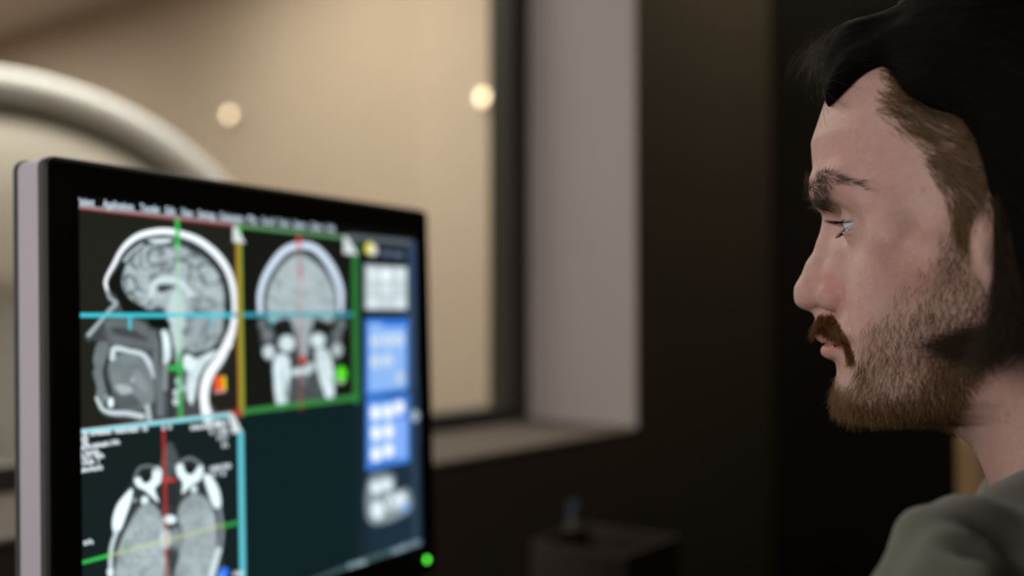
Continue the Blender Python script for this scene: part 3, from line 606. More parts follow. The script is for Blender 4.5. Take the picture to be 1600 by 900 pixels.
class Field:
    def __init__(s, lo, hi, h, base=1.):
        s.lo = np.array(lo, float); s.h = h; s.n = np.ceil((np.array(hi)-lo)/h).astype(int)+1
        s.ax = [s.lo[i]+np.arange(s.n[i])*h for i in range(3)]; s.f = np.full(s.n, base, np.float32)
    def sub(s, lo, hi):
        sl = tuple(slice(max(0, int((lo[i]-s.lo[i])/s.h)), max(0, min(s.n[i], int((hi[i]-s.lo[i])/s.h)+2))) for i in range(3))
        return sl, np.meshgrid(*[s.ax[i][sl[i]].astype(np.float32) for i in range(3)], indexing='ij', sparse=True)
    def op(s, fn, lo, hi, k, mode='u'):
        sl, g = s.sub(np.array(lo)-k*1.5, np.array(hi)+k*1.5)
        a = s.f[sl]
        if a.size == 0: return
        d = fn(*g).astype(np.float32)
        if mode == 'u':
            h = np.clip(.5+.5*(a-d)/k, 0, 1); s.f[sl] = a*(1-h)+d*h-k*h*(1-h)
        elif mode == 's':
            h = np.clip(.5-.5*(a+d)/k, 0, 1); s.f[sl] = a*(1-h)-d*h+k*h*(1-h)
    def ell(s, c, r, k, mode='u', R=None):
        c = np.array(c); r = np.broadcast_to(np.array(r, float), (3,)); m = max(r)
        def fn(x, y, z):
            x, y, z = x-c[0], y-c[1], z-c[2]
            if R is not None: x, y, z = [R[0, i]*x+R[1, i]*y+R[2, i]*z for i in range(3)]
            k0 = np.sqrt((x/r[0])**2+(y/r[1])**2+(z/r[2])**2)+1e-6; k1 = np.sqrt((x/r[0]**2)**2+(y/r[1]**2)**2+(z/r[2]**2)**2)+1e-6
            return k0*(k0-1)/k1
        b = m if R is not None else r; s.op(fn, c-b, c+b, k, mode)
    def cap(s, a, b, ra, rb, k, mode='u', flat=1.):
        a, b = np.array(a, float), np.array(b, float); e = b-a; L2 = e@e+1e-12
        def fn(x, y, z):
            px, py, pz = x-a[0], y-a[1], z-a[2]; t = np.clip((px*e[0]+py*e[1]+pz*e[2])/L2, 0, 1)
            return np.sqrt((px-e[0]*t)**2+(py-e[1]*t)**2+(pz-e[2]*t)**2)-(ra+(rb-ra)*t)
        R = max(ra, rb); s.op(fn, np.minimum(a, b)-R, np.maximum(a, b)+R, k, mode)
    def chain(s, pts, rs, k, mode='u'):
        for i in range(len(pts)-1): s.cap(pts[i], pts[i+1], rs[i], rs[i+1], k, mode)

# ------------------------------------------------------------------ the man
HY = math.radians(22.5)
HF = np.array([-math.cos(HY), math.sin(HY), 0]); HL = np.array([-math.sin(HY), -math.cos(HY), 0]); HU = np.array([0, 0, 1.])
HO = at(1283, 350, .58)                        # bridge of the nose, on the midline
HM = frame(HO, HF, HL, HU)
def P(x, y, l=0.):                              # photo point -> head coordinates at lateral offset l
    d = ray(x, y); k = ((HO-CAM)@HL+l)/(d@HL); w = CAM+d*k-HO
    return np.array([w@HF, l, w@HU])
def PM(a, l):                                   # many points -> (f,u)
    return np.array([P(x, y, l)[[0, 2]] for x, y in a])
man = empty('person', (.40, .52, 0), 'bearded man in an olive shirt, seated in profile and looking left at the monitor', 'person')
h = .00125
Fd = Field((-.215, -.004, -.215), (.05, .105, .125), h)
tab = np.array([ # u, F, C, B, W, p
 (.1135, -.095, -.100, -.112, .004, 2.), (.110, -.070, -.100, -.150, .034, 2.), (.100, -.040, -.098, -.172, .054, 2.1), (.085, -.018, -.096, -.186, .066, 2.15), (.070, -.0035, -.094, -.192, .071, 2.2), (.045, .0048, -.092, -.195, .0735, 2.3),
 (.025, .0035, -.090, -.194, .0735, 2.35), (.012, .0000, -.088, -.192, .0725, 2.3), (0, -.0055, -.086, -.188, .0715, 2.2), (-.02, -.0125, -.085, -.18, .0715, 2.15), (-.035, -.0135, -.084, -.165, .0695, 2.1), (-.05, -.0135, -.083, -.150, .0665, 2.1),
 (-.062, -.0125, -.082, -.135, .0635, 2.1), (-.072, -.0130, -.080, -.125, .060, 2.05), (-.083, -.0135, -.076, -.115, .0555, 2.), (-.095, -.0125, -.070, -.108, .049, 2.), (-.102, -.012, -.062, -.098, .041, 2.), (-.107, -.022, -.055, -.085, .030, 2.), (-.110, -.042, -.052, -.062, .008, 2.)])[::-1]
def head_base(x, y, z):
    g = [np.interp(z, tab[:, 0], tab[:, i]) for i in range(1, 6)]
    Fr, Ce, Ba, Wi, pp = g
    a = np.where(x > Ce, Fr-Ce, Ce-Ba); dx = np.abs(x-Ce); r = ((dx/a+1e-6)**pp+(np.abs(y)/Wi+1e-6)**pp)**(1/pp)
    d = (1-1/np.maximum(r, 1e-3))*np.sqrt(dx**2+y**2)
    zz = np.maximum(z-tab[-1, 0], tab[0, 0]-z); return np.maximum(d*.9, zz)
sl, g = Fd.sub(Fd.lo, Fd.lo+Fd.n*h); Fd.f[:] = head_base(*g)
# neck and throat
nk = [P(1500, 560), P(1560, 660), P(1622, 760), P(1700, 900)]
Fd.chain([np.array([-.118, 0, -.02]), np.array([-.125, 0, -.08]), np.array([-.150, 0, -.14]), np.array([-.176, 0, -.20]), np.array([-.20, 0, -.25])], [.055, .056, .058, .062, .07], .02)
Fd.cap((-.055, 0, -.092), (-.095, 0, -.098), .014, .02, .012)
Fd.cap((-.115, .042, -.05), (-.112, .022, -.20), .014, .012, .02)    # sternomastoid
# brow, cheekbone, cheek, muzzle, chin
Fd.chain([(-.0065, .008, .014), (-.0075, .022, .0175), (-.019, .042, .018), (-.031, .052, .008)], [.0085, .0085, .008, .007], .010)
Fd.chain([(-.039, .055, .004), (-.040, .056, -.012), (-.038, .046, -.026)], [.007, .008, .009], .012)
Fd.chain([(-.041, .046, -.030), (-.06, .060, -.024), (-.10, .066, -.02)], [.010, .009, .006], .012)
Fd.ell((-.034, .032, -.040), (.015, .018, .020), .014)
Fd.ell((-.040, .035, -.060), (.017, .018, .022), .016)
Fd.ell((-.021, 0, -.066), (.0165, .027, .020), .012)
Fd.ell((-.023, 0, -.096), (.0150, .020, .0125), .012)
Fd.ell((-.040, .030, -.096), (.020, .016, .012), .02)
# temple hollow, eye socket
Fd.ell((-.035, .078, .022), (.020, .009, .020), .018, 's')
Fd.ell((-.0045, .030, -.004), (.0170, .0160, .0100), .009, 's')
Fd.ell((-.0035, .0140, -.006), (.0115, .006, .011), .008, 's')
# eyeball lids
EC = np.array([-.0262, .0315, -.0030]); ER = .0120
def lids(x, y, z):
    dx, dy, dz = x-EC[0], y-EC[1], z-EC[2]; r = np.sqrt(dx*dx+dy*dy+dz*dz)
    el = np.arctan2(dz, np.maximum(dx, 1e-4)); q = np.clip(1-(dy/.0132)**2, 0, 1)**.5
    up = math.radians(6)*q-.10*(1-q)-.02; lo = -math.radians(25)*q-.12*(1-q)
    ap = np.maximum(el-up, lo-el)*.012; ap = np.where(dx > 0, ap, .01)
    return np.maximum(r-.0134, -ap)
Fd.op(lids, EC-.014, EC+.014, .0035)
Fd.ell(EC, .0119, .0006, 's')
# nose
tip = P(1269, 456); tipr = .0100
Fd.chain([P(1283, 350)+[-.0070, 0, 0], P(1276, 385)+[-.0066, 0, 0], P(1259, 420)+[-.0073, 0, 0], tip+[0.0002, 0, .0005]], [.0066, .0062, .0070, tipr], .004)
Fd.chain([P(1283, 350)+[-.0165, 0.004, 0], P(1276, 400)+[-.019, .007, 0], P(1290, 450)+[-.018, .0095, 0]], [.0080, .0095, .0095], .007)
Fd.ell(P(1277, 466)+[0, 0, -.0015], (.012, .0085, .0055), .004)
Fd.ell(P(1305, 440, .0085)+[-.003, 0, 0], (.011, .0085, .012), .006)
al = P(1303, 464, .0125); Fd.ell(al, (.0100, .0062, .0080), .0028)
Fd.ell(P(1284, 474, .006)+[0, 0, -.0050], (.0075, .0032, .0035), .0015, 's')
Fd.cap(P(1284, 478, 0)+[-.003, 0, -.001], P(1296, 492, 0)+[-.004, 0, 0], .004, .004, .004)
# lips
ul = [P(1287, 526), P(1291, 528, .008), P(1303, 534, .017), P(1319, 538, .0245)+[-.001, 0, 0]]
Fd.chain([p+[-.0008, 0, .0008] for p in ul], [.0046, .0046, .0036, .0016], .0022)
Fd.cap(P(1287, 508), P(1292, 500), .0050, .006, .008)
llp = [P(1297, 549), P(1300, 549, .008), P(1308, 547, .016), P(1320, 541, .0235)+[-.001, 0, 0]]
Fd.chain(llp, [.0054, .0052, .0040, .0016], .0016)
st = [P(1290, 537), P(1296, 538, .010), P(1308, 540, .018), P(1322, 541, .026)]
Fd.chain([p+[.0012, 0, 0] for p in st], [.0012, .0012, .0010, .0008], .0012, 's')
Fd.ell(P(1325, 543, .029), (.004, .003, .005), .006, 's')
Fd.cap(P(1291, 573)+[.002, 0, 0], P(1300, 573, .013)+[.002, 0, 0], .0030, .002, .006, 's')
# nasolabial furrow
Fd.chain([P(1324, 470, .021)+[.002, .002, 0], P(1330, 505, .029)+[.002, .002, 0], P(1338, 540, .034)+[.002, .003, 0]], [.0010, .0014, .0012], .006, 's')
# ear
er = P(1563, 385, .074); a_ = .25
Fd.ell(er+[-.006, 0, 0], (.018, .006, .032), .004); Fd.ell(er+[-.004, .006, .003], (.0105, .004, .019), .004, 's'); Fd.ell(er+[.008, -.003, -.004], (.005, .005, .007), .005)
full = np.concatenate([Fd.f[:, :3:-1], Fd.f[:, 3:]], 1)     # mirror across the midline (index 3 or 4 is near l=0)
nl = Fd.f.shape[1]; l3 = Fd.ax[1][3]
org = np.array([Fd.lo[0], -Fd.ax[1][-1]+0*l3, Fd.lo[2]])
# positions: mirrored half holds -ax[-1]..-ax[4], then ax[3]..; shift so that spacing is even
half = Fd.ax[1]; lat0 = l3-(nl-4)*h
v, q = surface_nets(full, np.array([Fd.lo[0], lat0, Fd.lo[2]]), h)
e1, e2 = v[q[:, 1]]-v[q[:, 0]], v[q[:, 3]]-v[q[:, 0]]
fn = np.cross(e1, e2); cen = v[q].mean(1)-[-.09, 0, 0]
if (fn*cen).sum() < 0: q = q[:, ::-1]
# light smoothing
def relax(v, q, it=2, lam=.5):
    n = len(v)
    for _ in range(it):
        s = np.zeros((n, 3)); c = np.zeros(n)
        for a, b in ((0, 1), (1, 2), (2, 3), (3, 0)):
            for i, j in ((a, b), (b, a)):
                for k in range(3): s[:, k] += np.bincount(q[:, i], v[q[:, j], k], n)
                c += np.bincount(q[:, i], minlength=n)
        v = v*(1-lam)+lam*s/np.maximum(c, 1)[:, None]
    return v
v = relax(v, q, 2)
HV, HQ = v, q
fn = np.cross(v[q[:, 2]]-v[q[:, 0]], v[q[:, 3]]-v[q[:, 1]]); VN = np.zeros_like(v)
for i in range(4):
    for k in range(3): VN[:, k] += np.bincount(q[:, i], fn[:, k], len(v))
VN /= np.linalg.norm(VN, axis=1)[:, None]+1e-12
HW = xf(HM, v)
# mirrored-to-near-side photo coordinates of every vertex, used only to read traced outlines off
vm = v.copy(); vm[:, 1] = np.abs(vm[:, 1]); PX, PY = project(xf(HM, vm))
def inside(poly_, soft=6., X=None, Y=None):
    X = PX if X is None else X; Y = PY if Y is None else Y
    return np.clip(.5-sd_poly(np.array(poly_, float), X, Y)/(2*soft), 0, 1)
front = np.clip(vm[:, 0]*0+1, 0, 1)
# skin colour: base, redness, lips, small blotches
def n3(p, sc, seed=0):
    r = np.random.default_rng(seed).random((32, 32, 32)); x = p/sc+100; i = np.floor(x).astype(int); u = x-i; u = u*u*(3-2*u); o = 0
    for a in (0, 1):
        for b in (0, 1):
            for c in (0, 1): o = o+r[(i[:, 0]+a) % 32, (i[:, 1]+b) % 32, (i[:, 2]+c) % 32]*(u[:, 0] if a else 1-u[:, 0])*(u[:, 1] if b else 1-u[:, 1])*(u[:, 2] if c else 1-u[:, 2])
    return o
base = np.array([.44, .285, .245]); red = np.array([.42, .185, .16]); lip = np.array([.40, .18, .165])
col = np.tile(base, (len(v), 1))
rm = .36*inside([(1275, 428), (1300, 420), (1320, 435), (1321, 470), (1306, 470), (1285, 452)], 10)+.35*inside([(1250, 440), (1285, 425), (1320, 440), (1322, 485), (1300, 492), (1260, 482)], 14)+.30*inside([(1360, 380), (1450, 340), (1480, 430), (1400, 480)], 30)+.25*inside([(1262, 200), (1400, 210), (1420, 300), (1300, 300)], 40)+.25*inside([(1290, 345), (1330, 350), (1345, 365), (1290, 370)], 10)+.3*(n3(v, .012, 1)-.4)+.22*(n3(v, .004, 2)-.5)
rm = np.clip(rm, 0, 1)[:, None]; col = col*(1-rm)+red*rm
lm = (inside([(1270, 522), (1290, 524), (1318, 534), (1324, 540), (1314, 547), (1300, 551), (1284, 556), (1268, 548)], 3)*(vm[:, 0] > -.03))[:, None]; col = col*(1-lm*.85)+lip*lm*.85
col *= (.93+.14*n3(v, .0018, 3))[:, None]
# stubble tint where hair roots stand (pigment in the skin)
beard_area = [(1335, 560), (1352, 520), (1380, 470), (1425, 462), (1462, 440), (1465, 385), (1480, 330), (1520, 330), (1518, 420), (1560, 440), (1560, 548), (1515, 600), (1482, 665), (1420, 680), (1330, 672), (1292, 650), (1285, 600), (1294, 583), (1320, 590)]
temple_area = [(1345, 90), (1375, 130), (1374, 180), (1430, 205), (1442, 245), (1455, 275), (1475, 300), (1490, 340), (1500, 380), (1520, 330), (1548, 300), (1700, 200), (1500, -60), (1390, 0), (1310, 60), (1285, 140)]
tint = np.clip(.34*inside(beard_area, 12)+.22*inside(temple_area, 14), 0, .6)[:, None]; col = col*(1-tint)+np.array([.16, .11, .075])*tint
neckst = (.18*inside([(1480, 660), (1560, 640), (1580, 700), (1510, 710)], 15))[:, None]; col = col*(1-neckst)+np.array([.25, .2, .18])*neckst
for x, y, r in ((1443, 297, 3.2), (1405, 314, 1.6), (1325, 442, 1.5), (1517, 699, 3), (1575, 648, 3), (1572, 660, 2), (1385, 256, 1.5), (1435, 430, 2), (1462, 440, 1.5)):
    mk = (np.exp(-((PX-x)**2+(PY-y)**2)/(r*r))*.6*(v[:, 1] > 0))[:, None]; col = col*(1-mk)+np.array([.30, .12, .10])*mk

# torso under the shirt joined into the same body mesh
def body_to_world(v): return v
NB = np.array([.368, .512, 1.035])                 # base of the neck
SH = at(1556, 985, .445); SH2 = NB+np.array([.0, .178, 0]); SH2[2] = SH[2]-.005
PEL = np.array([.60, .40, .53]); CH = NB+[.05, -.03, -.16]; CH = (NB*.62+PEL*.38)
BD = np.array([-.80, .60, 0]); BL = np.array([-.6, -.8, 0])
EL = SH+np.array([-.11, .10, -.235]); EL2 = SH2+np.array([-.07, .10, -.25])
WR = EL+np.array([-.09, .075, .035]); WR2 = EL2+np.array([-.15, .0, .045])
zt = DZ+.02
EL[2] = max(EL[2], DZ+.02); EL2[2] = max(EL2[2], DZ+.02)
WR[2] = zt+.012; WR2[2] = zt+.012
def body_field(B, inf, clothes=True):
    B.chain([NB+[0, 0, .02], CH, PEL+[0, 0, .08], PEL], [.055+inf, .118+inf, .115+inf, .12+inf], .05)
    for s_, e_ in ((SH, EL), (SH2, EL2)):
        B.cap(NB+[0.02, 0, -.035], s_+[0.02, .0, -.015], .048+inf, .050+inf, .05)
        B.cap(CH+(s_-NB)*.35, CH, .085+inf, .10+inf, .05)
        B.cap(s_, e_, .050+inf, .040+inf, .03)
Bf = Field((-.22, .15, .40), (.80, 1.02, 1.20), .0045)
body_field(Bf, -.012)
for e_, w_, sgn in ((EL, WR, 1), (EL2, WR2, -1)):
    Bf.cap(e_, w_, .036, .025, .01)
    fd = w_-e_; fd[2] = 0; fd /= np.linalg.norm(fd); sd = np.cross([0, 0, 1], fd)
    pc = w_+fd*.045; Bf.cap(w_, pc+fd*.02, .022, .019, .012); 
    for k, (off, ln) in enumerate(((-.030, .060), (-.010, .072), (.010, .076), (.029, .068))):
        a = pc+fd*.03+sd*off*sgn; b = a+fd*ln*.5+[0, 0, .006]; c = a+fd*ln+[0, 0, -.016]; Bf.chain([a-fd*.02, b, c], [.010, .0088, .0078], .004)
    a = w_+fd*.015+sd*.02*-sgn; Bf.chain([a, a+fd*.035-sd*.022*sgn, a+fd*.062-sd*.030*sgn], [.012, .0105, .009], .006)
bv, bq = surface_nets(Bf.f, Bf.lo, Bf.h)
fnb = np.cross(bv[bq[:, 1]]-bv[bq[:, 0]], bv[bq[:, 3]]-bv[bq[:, 0]])
def orient(v, q):
    a = v[q[:, 0]]; fn = np.cross(v[q[:, 1]]-a, v[q[:, 2]]-a)+np.cross(v[q[:, 2]]-a, v[q[:, 3]]-a)
    vol = (v[q].mean(1)*fn).sum(); return q if vol > 0 else q[:, ::-1]
bq = orient(bv-bv.mean(0), bq); bv = relax(bv, bq, 1)
allv = np.vstack([HW, bv]); allq = np.vstack([orient(HV, HQ), bq+len(HW)])
me = mesh_np('body', allv, allq); ca = me.color_attributes.new('skin', 'FLOAT_COLOR', 'POINT'); buf = np.ones((len(allv), 4), np.float32); buf[:len(HW), :3] = col; buf[len(HW):, :3] = base; ca.data.foreach_set('color', buf.ravel())
def skin_mat():
    m = bpy.data.materials.new('fair_skin'); m.use_nodes = True; N, L = nt(m); b = N['Principled BSDF']
    a = N.new('ShaderNodeAttribute'); a.attribute_name = 'skin'; L.new(a.outputs['Color'], b.inputs['Base Color'])
    b.inputs['Roughness'].default_value = .55; b.inputs['Specular IOR Level'].default_value = .35
    b.inputs['Subsurface Weight'].default_value = .25; b.inputs['Subsurface Radius'].default_value = (1, .35, .2); b.inputs['Subsurface Scale'].default_value = .004
    tc = N.new('ShaderNodeTexCoord'); n = N.new('ShaderNodeTexNoise'); n.inputs['Scale'].default_value = 900; n.inputs['Detail'].default_value = 3; L.new(tc.outputs['Object'], n.inputs['Vector'])
    n2 = N.new('ShaderNodeTexVoronoi'); n2.inputs['Scale'].default_value = 620; L.new(tc.outputs['Object'], n2.inputs['Vector'])
    ad = N.new('ShaderNodeMath'); ad.operation = 'ADD'; L.new(n.outputs['Fac'], ad.inputs[0]); L.new(n2.outputs['Distance'], ad.inputs[1])
    bp = N.new('ShaderNodeBump'); bp.inputs['Strength'].default_value = .45; bp.inputs['Distance'].default_value = .0003; L.new(ad.outputs[0], bp.inputs['Height']); L.new(bp.outputs['Normal'], b.inputs['Normal'])
    return m
body = link('body', me, skin_mat(), man)

# eyes
def sphere(c, r, seg=40, ax=HF):
    a = np.linspace(0, np.pi, seg//2+1); v, f = lathe([(r*math.sin(t), r*math.cos(t)) for t in a], seg)
    return v, f
white = mat('eye_white_screen_tint', (.50, .54, .57), .12, spec=.6, noise_amt=.05, noise_scale=300, coat=.6)  # bluish base colour stands in for the screen's reflection on the eye
iris_m = mat('blue_grey_iris', (.10, .17, .22), .15, noise_amt=.5, noise_scale=1800, coat=1.)
pupil_m = mat('pupil_black', (.002, .002, .002), .1, noise_amt=.01, coat=1.)
gaze = MP-xf(HM, EC[None])[0]; gaze /= np.linalg.norm(gaze)
for sgn in (1, -1):
    ec = xf(HM, (EC*[1, sgn, 1])[None])[0]; gz = Vector(gaze); R = np.array(gz.to_track_quat('Z', 'Y').to_matrix())
    F = np.eye(4); F[:3, :3] = R; F[:3, 3] = ec
    r = ER-.0002; th = math.asin(.0066/r)
    v, f = lathe([(r*math.sin(t), r*math.cos(t)) for t in np.linspace(th, np.pi, 26)], 40); e = link('eyeball', mesh_np('eyeball', xf(F, v), orient(v, f)), white, man)
    z0 = r*math.cos(th)
    v, f = lathe([(.0066, z0), (.0056, z0+.0008), (.0042, z0+.0016), (.0024, z0+.0021)], 40); link('iris', mesh_np('iris', xf(F, v), orient(v, f)), iris_m, e)
    v, f = lathe([(.0024, z0+.0021), (.0012, z0+.0024), (0, z0+.0025)], 32); link('pupil', mesh_np('pupil', xf(F, v), orient(v, f)), pupil_m, e)

# ---- hair strands as thin tapering tubes
def strands(name, root, d0, d1, length, rad, m, parent, seg=5):
    """root (n,3) world, d0 start direction, d1 end direction, length (n,), rad (n,)"""
    n = len(root); d0 = d0/np.linalg.norm(d0, axis=1)[:, None]; d1 = d1/np.linalg.norm(d1, axis=1)[:, None]
    pts = [root]; 
    for k in range(seg):
        t = (k+.5)/seg; d = d0*(1-t)+d1*t; d /= np.linalg.norm(d, axis=1)[:, None]+1e-9; pts.append(pts[-1]+d*(length/seg)[:, None])
    pts = np.stack(pts, 1); T = np.gradient(pts, axis=1); T /= np.linalg.norm(T, axis=2)[..., None]+1e-12
    ref = np.array([.3, .2, .93]); A = np.cross(T, ref); A /= np.linalg.norm(A, axis=2)[..., None]+1e-9; B = np.cross(T, A)
    r = rad[:, None]*np.linspace(1, .25, seg+1)[None]
    ang = np.array([0, 2*np.pi/3, 4*np.pi/3]); V = pts[:, :, None, :]+r[..., None, None]*(np.cos(ang)[None, None, :, None]*A[:, :, None, :]+np.sin(ang)[None, None, :, None]*B[:, :, None, :])
    V = V.reshape(-1, 3); i = np.arange(n)[:, None, None]*(3*(seg+1)); k = np.arange(seg)[None, :, None]*3; j = np.arange(3)[None, None, :]
    q = np.stack([i+k+j, i+k+(j+1) % 3, i+k+3+(j+1) % 3, i+k+3+j], -1).reshape(-1, 4)
    return link(name, mesh_np(name, V, q), m, parent)
def hair_mat(name, c1, c2, rough=.45):
    m = mat(name, c1, rough, spec=.15); N, L = nt(m); b = N['Principled BSDF']
    g = N.new('ShaderNodeNewGeometry'); mx = N.new('ShaderNodeMix'); mx.data_type = 'RGBA'; mx.inputs['A'].default_value = (*c1, 1); mx.inputs['B'].default_value = (*c2, 1)
    L.new(g.outputs['Random Per Island'], mx.inputs['Factor']); L.new(mx.outputs['Result'], b.inputs['Base Color']); return m
HB = hair_mat('beard_hair', (.035, .018, .008), (.25, .145, .062)); HT = hair_mat('temple_hair', (.022, .013, .007), (.30, .19, .10)); HW_ = hair_mat('forelock_hair', (.004, .003, .0015), (.05, .032, .014)); HM_ = hair_mat('moustache_hair', (.018, .008, .003), (.20, .085, .022)); HK = hair_mat('dark_hair', (.0018, .0014, .001), (.006, .004, .0025)); HE = hair_mat('brow_hair', (.03, .02, .012), (.10, .065, .035))
fc = HV[HQ].mean(1); fa = np.linalg.norm(np.cross(HV[HQ[:, 2]]-HV[HQ[:, 0]], HV[HQ[:, 3]]-HV[HQ[:, 1]]), axis=1); fN = VN[HQ].mean(1); fN /= np.linalg.norm(fN, axis=1)[:, None]
fm = fc.copy(); fm[:, 1] = np.abs(fm[:, 1]); FX, FY = project(xf(HM, fm)); side = np.sign(fc[:, 1])
# only the outward skin that the traced outline can mean (near half, seen from the side)
vd = xf(HM, fm)-CAM; vd /= np.linalg.norm(vd, axis=1)[:, None]
fnm = fN.copy(); fnm[:, 1] *= side; facing = -(fnm@np.stack([HF, HL, HU])*1.0*vd).sum(1)
def dens(poly_, soft): return inside(poly_, soft, FX, FY)
def sample(w, n):
    w = w*fa; w = w/w.sum(); i = rng.choice(len(w), n, p=w); j = rng.random((n, 2)); q = HV[HQ[i]]
    p = (q[:, 0]*(1-j[:, :1])+q[:, 1]*j[:, :1])*(1-j[:, 1:])+(q[:, 3]*(1-j[:, :1])+q[:, 2]*j[:, :1])*j[:, 1:]
    return i, p
def lay(i, p, dirf, lift0, lift1, jit):
    """dirf: (f,u) growth direction in the side view -> world start and end directions"""
    s = side[i]; N_ = fN[i]; d = np.stack([dirf[:, 0], np.zeros(len(i)), dirf[:, 1]], -1)+rng.normal(0, jit, (len(i), 3))
    d -= (d*N_).sum(1)[:, None]*N_; d /= np.linalg.norm(d, axis=1)[:, None]+1e-9
    R = np.stack([HF, HL, HU]); d2 = d+rng.normal(0, jit*.8, d.shape)
    return xf(HM, p), (d+N_*lift0)@R, (d2+N_*lift1)@R
# beard
fw = (fm[:, 0] > -.125)
chin = dens([(1288, 592), (1318, 605), (1335, 598), (1350, 560), (1362, 590), (1390, 612), (1440, 600), (1475, 560), (1560, 500), (1560, 560), (1512, 612), (1482, 668), (1400, 690), (1320, 675), (1292, 650), (1284, 610)], 8)
mid = dens([(1345, 560), (1365, 500), (1440, 480), (1470, 430), (1560, 440), (1560, 560), (1512, 612), (1440, 620), (1380, 620), (1350, 600)], 12)
light_ = dens([(1340, 565), (1350, 520), (1380, 465), (1425, 440), (1460, 400), (1475, 340), (1520, 340), (1515, 430), (1560, 440), (1540, 560), (1380, 610)], 10)
clump = dens([(1466, 385), (1480, 372), (1512, 375), (1518, 410), (1500, 425), (1472, 420)], 6)
soul = dens([(1292, 578), (1302, 572), (1312, 590), (1296, 592)], 3)
under = (fc[:, 2] < -.093)*(fm[:, 0] > -.082)*(fm[:, 0] < -.005)*(fN[:, 2] < -.2)*1.
hairy_n = np.clip(.4+.9*n3(fc, .006, 11), 0, 1.3)
w = (chin*1.0+mid*.38+light_*.16*hairy_n+clump*.5+soul*.3+.35*dens([(1440, 480), (1552, 470), (1552, 560), (1430, 560)], 12)+.9*dens([(1462, 555), (1500, 545), (1552, 545), (1530, 585), (1505, 625), (1470, 645), (1430, 640)], 10))*fw+under*.9
w *= (fm[:, 0] > -.16)*(1-dens([(1486, 672), (1516, 618), (1545, 572), (1575, 552), (1800, 540), (1800, 900), (1500, 900)], 6))
i, p = sample(w, 19000); f_, u_ = p[:, 0], p[:, 2]
back = np.clip((-f_-.03)/.08, 0, 1)
dirf = np.stack([.15+.25*rng.normal(size=len(i))*.5-.75*back*np.clip((-u_-.05)/.05, 0, 1), -np.ones(len(i))+.35*back], -1)
L_ = (.0055+.0035*rng.random(len(i)))*(1+.85*np.exp(-((f_+.02)/.03)**2)*np.clip((-u_-.085)/.02, 0, 1))*(1-.3*(u_ > -.07))*(1-.35*(fN[i][:, 2] < -.5))
a, b, c = lay(i, p, dirf, .35, .25, .28); strands('beard', a, b, c, L_, np.full(len(i), .000085), HB, man)
# moustache
mw = dens([(1278, 492), (1298, 488), (1308, 500), (1320, 525), (1330, 545), (1336, 566), (1326, 566), (1318, 538), (1302, 529), (1288, 520), (1272, 516)], 2.5)*(fm[:, 0] > -.035)*(fc[:, 2] < -.047)
i, p = sample(mw, 3600); lat = np.abs(p[:, 1])/.025
dirf = np.stack([.35-.55*lat, -np.ones(len(i))], -1); a, b, c = lay(i, p, dirf, .55, .05, .18)
sidev = (side[i]*.55)[:, None]*HL; strands('moustache', a, b+sidev*.6, c+sidev, (.0056+.003*rng.random(len(i)))*(1-.25*lat), np.full(len(i), .00009), HM_, man)
# eyebrows
bwp = [(1262, 296), (1278, 272), (1290, 265), (1320, 274), (1345, 284), (1352, 294), (1325, 286), (1298, 288), (1292, 305), (1288, 325), (1272, 325), (1264, 310)]
bw = dens(bwp, 4)*(fm[:, 0] > -.045)*(np.abs(fc[:, 1]) > .010)
i, p = sample(bw, 2000); lat = np.clip((np.abs(p[:, 1])-.012)/.03, 0, 1)
dirf = np.stack([-.4-.9*lat, .75-1.0*lat], -1); a, b, c = lay(i, p, dirf, .4, .05, .16); sidev = (side[i]*.7)[:, None]*HL
bl_ = .0065+.003*rng.random(len(i))
for sg_ in (1, -1):
    m_ = side[i] == sg_; strands('eyebrow', a[m_], (b+sidev)[m_], (c+sidev)[m_], bl_[m_], np.full(m_.sum(), .000095), HE, man)
# lashes
th = np.linspace(-1, 1, 46); rt = []; dr = []
for sgn in (1, -1):
    for row, el in ((0, math.radians(5)), (1, -math.radians(24))):
        q_ = np.sqrt(1-(th*.9)**2); dy = th*.0118; rr = np.sqrt(.0134**2-dy**2); e_ = el*q_-.10*(1-q_)
        pt = EC+np.stack([rr*np.cos(e_), dy, rr*np.sin(e_)], -1); dd = np.stack([np.ones(46), th*.5, np.full(46, -.25 if row == 0 else -.9)], -1)+rng.normal(0, .08, (46, 3))
        n_ = 46 if row == 0 else 46
        pt[:, 1] *= sgn; dd[:, 1] *= sgn; rt.append(xf(HM, pt)); dr.append(dd@np.stack([HF, HL, HU]))
rt = np.vstack(rt); dr = np.vstack(dr); ll_ = np.r_[np.full(46, .0085), np.full(46, .0045)]
for k_ in (0, 1): strands('eyelashes', rt[k_*92:k_*92+92], dr[k_*92:k_*92+92], dr[k_*92:k_*92+92]+[0, 0, .7], ll_, np.full(92, .00011), HK, man)
# short hair at temple and sideburn
tw = dens([(1350, 96), (1375, 90), (1378, 130), (1374, 172), (1395, 196), (1432, 206), (1444, 245), (1458, 272), (1478, 300), (1492, 335), (1498, 375), (1508, 372), (1514, 318), (1548, 325), (1560, 250), (1520, 170), (1440, 120), (1400, 60), (1360, 80)], 11)
burn = dens([(1488, 330), (1498, 310), (1512, 320), (1512, 375), (1500, 380), (1492, 360)], 4)
tn = n3(fc*np.array([.45, 1, .8]), .0035, 21); i, p = sample((tw*np.clip(1.2*tn+.2, .15, 2)+burn*.5), 11000); gx = np.clip((FX[i]-1380)/130, 0, 1)
dirf = np.stack([-.85+.75*np.clip((FY[i]-250)/90, 0, 1), -.55-.5*np.clip((FY[i]-240)/90, 0, 1)], -1)
a, b, c = lay(i, p, dirf, .30, .06, .16); strands('temple_hair', a, b, c, .010+.006*rng.random(len(i)), np.full(len(i), .00009), HT, man)

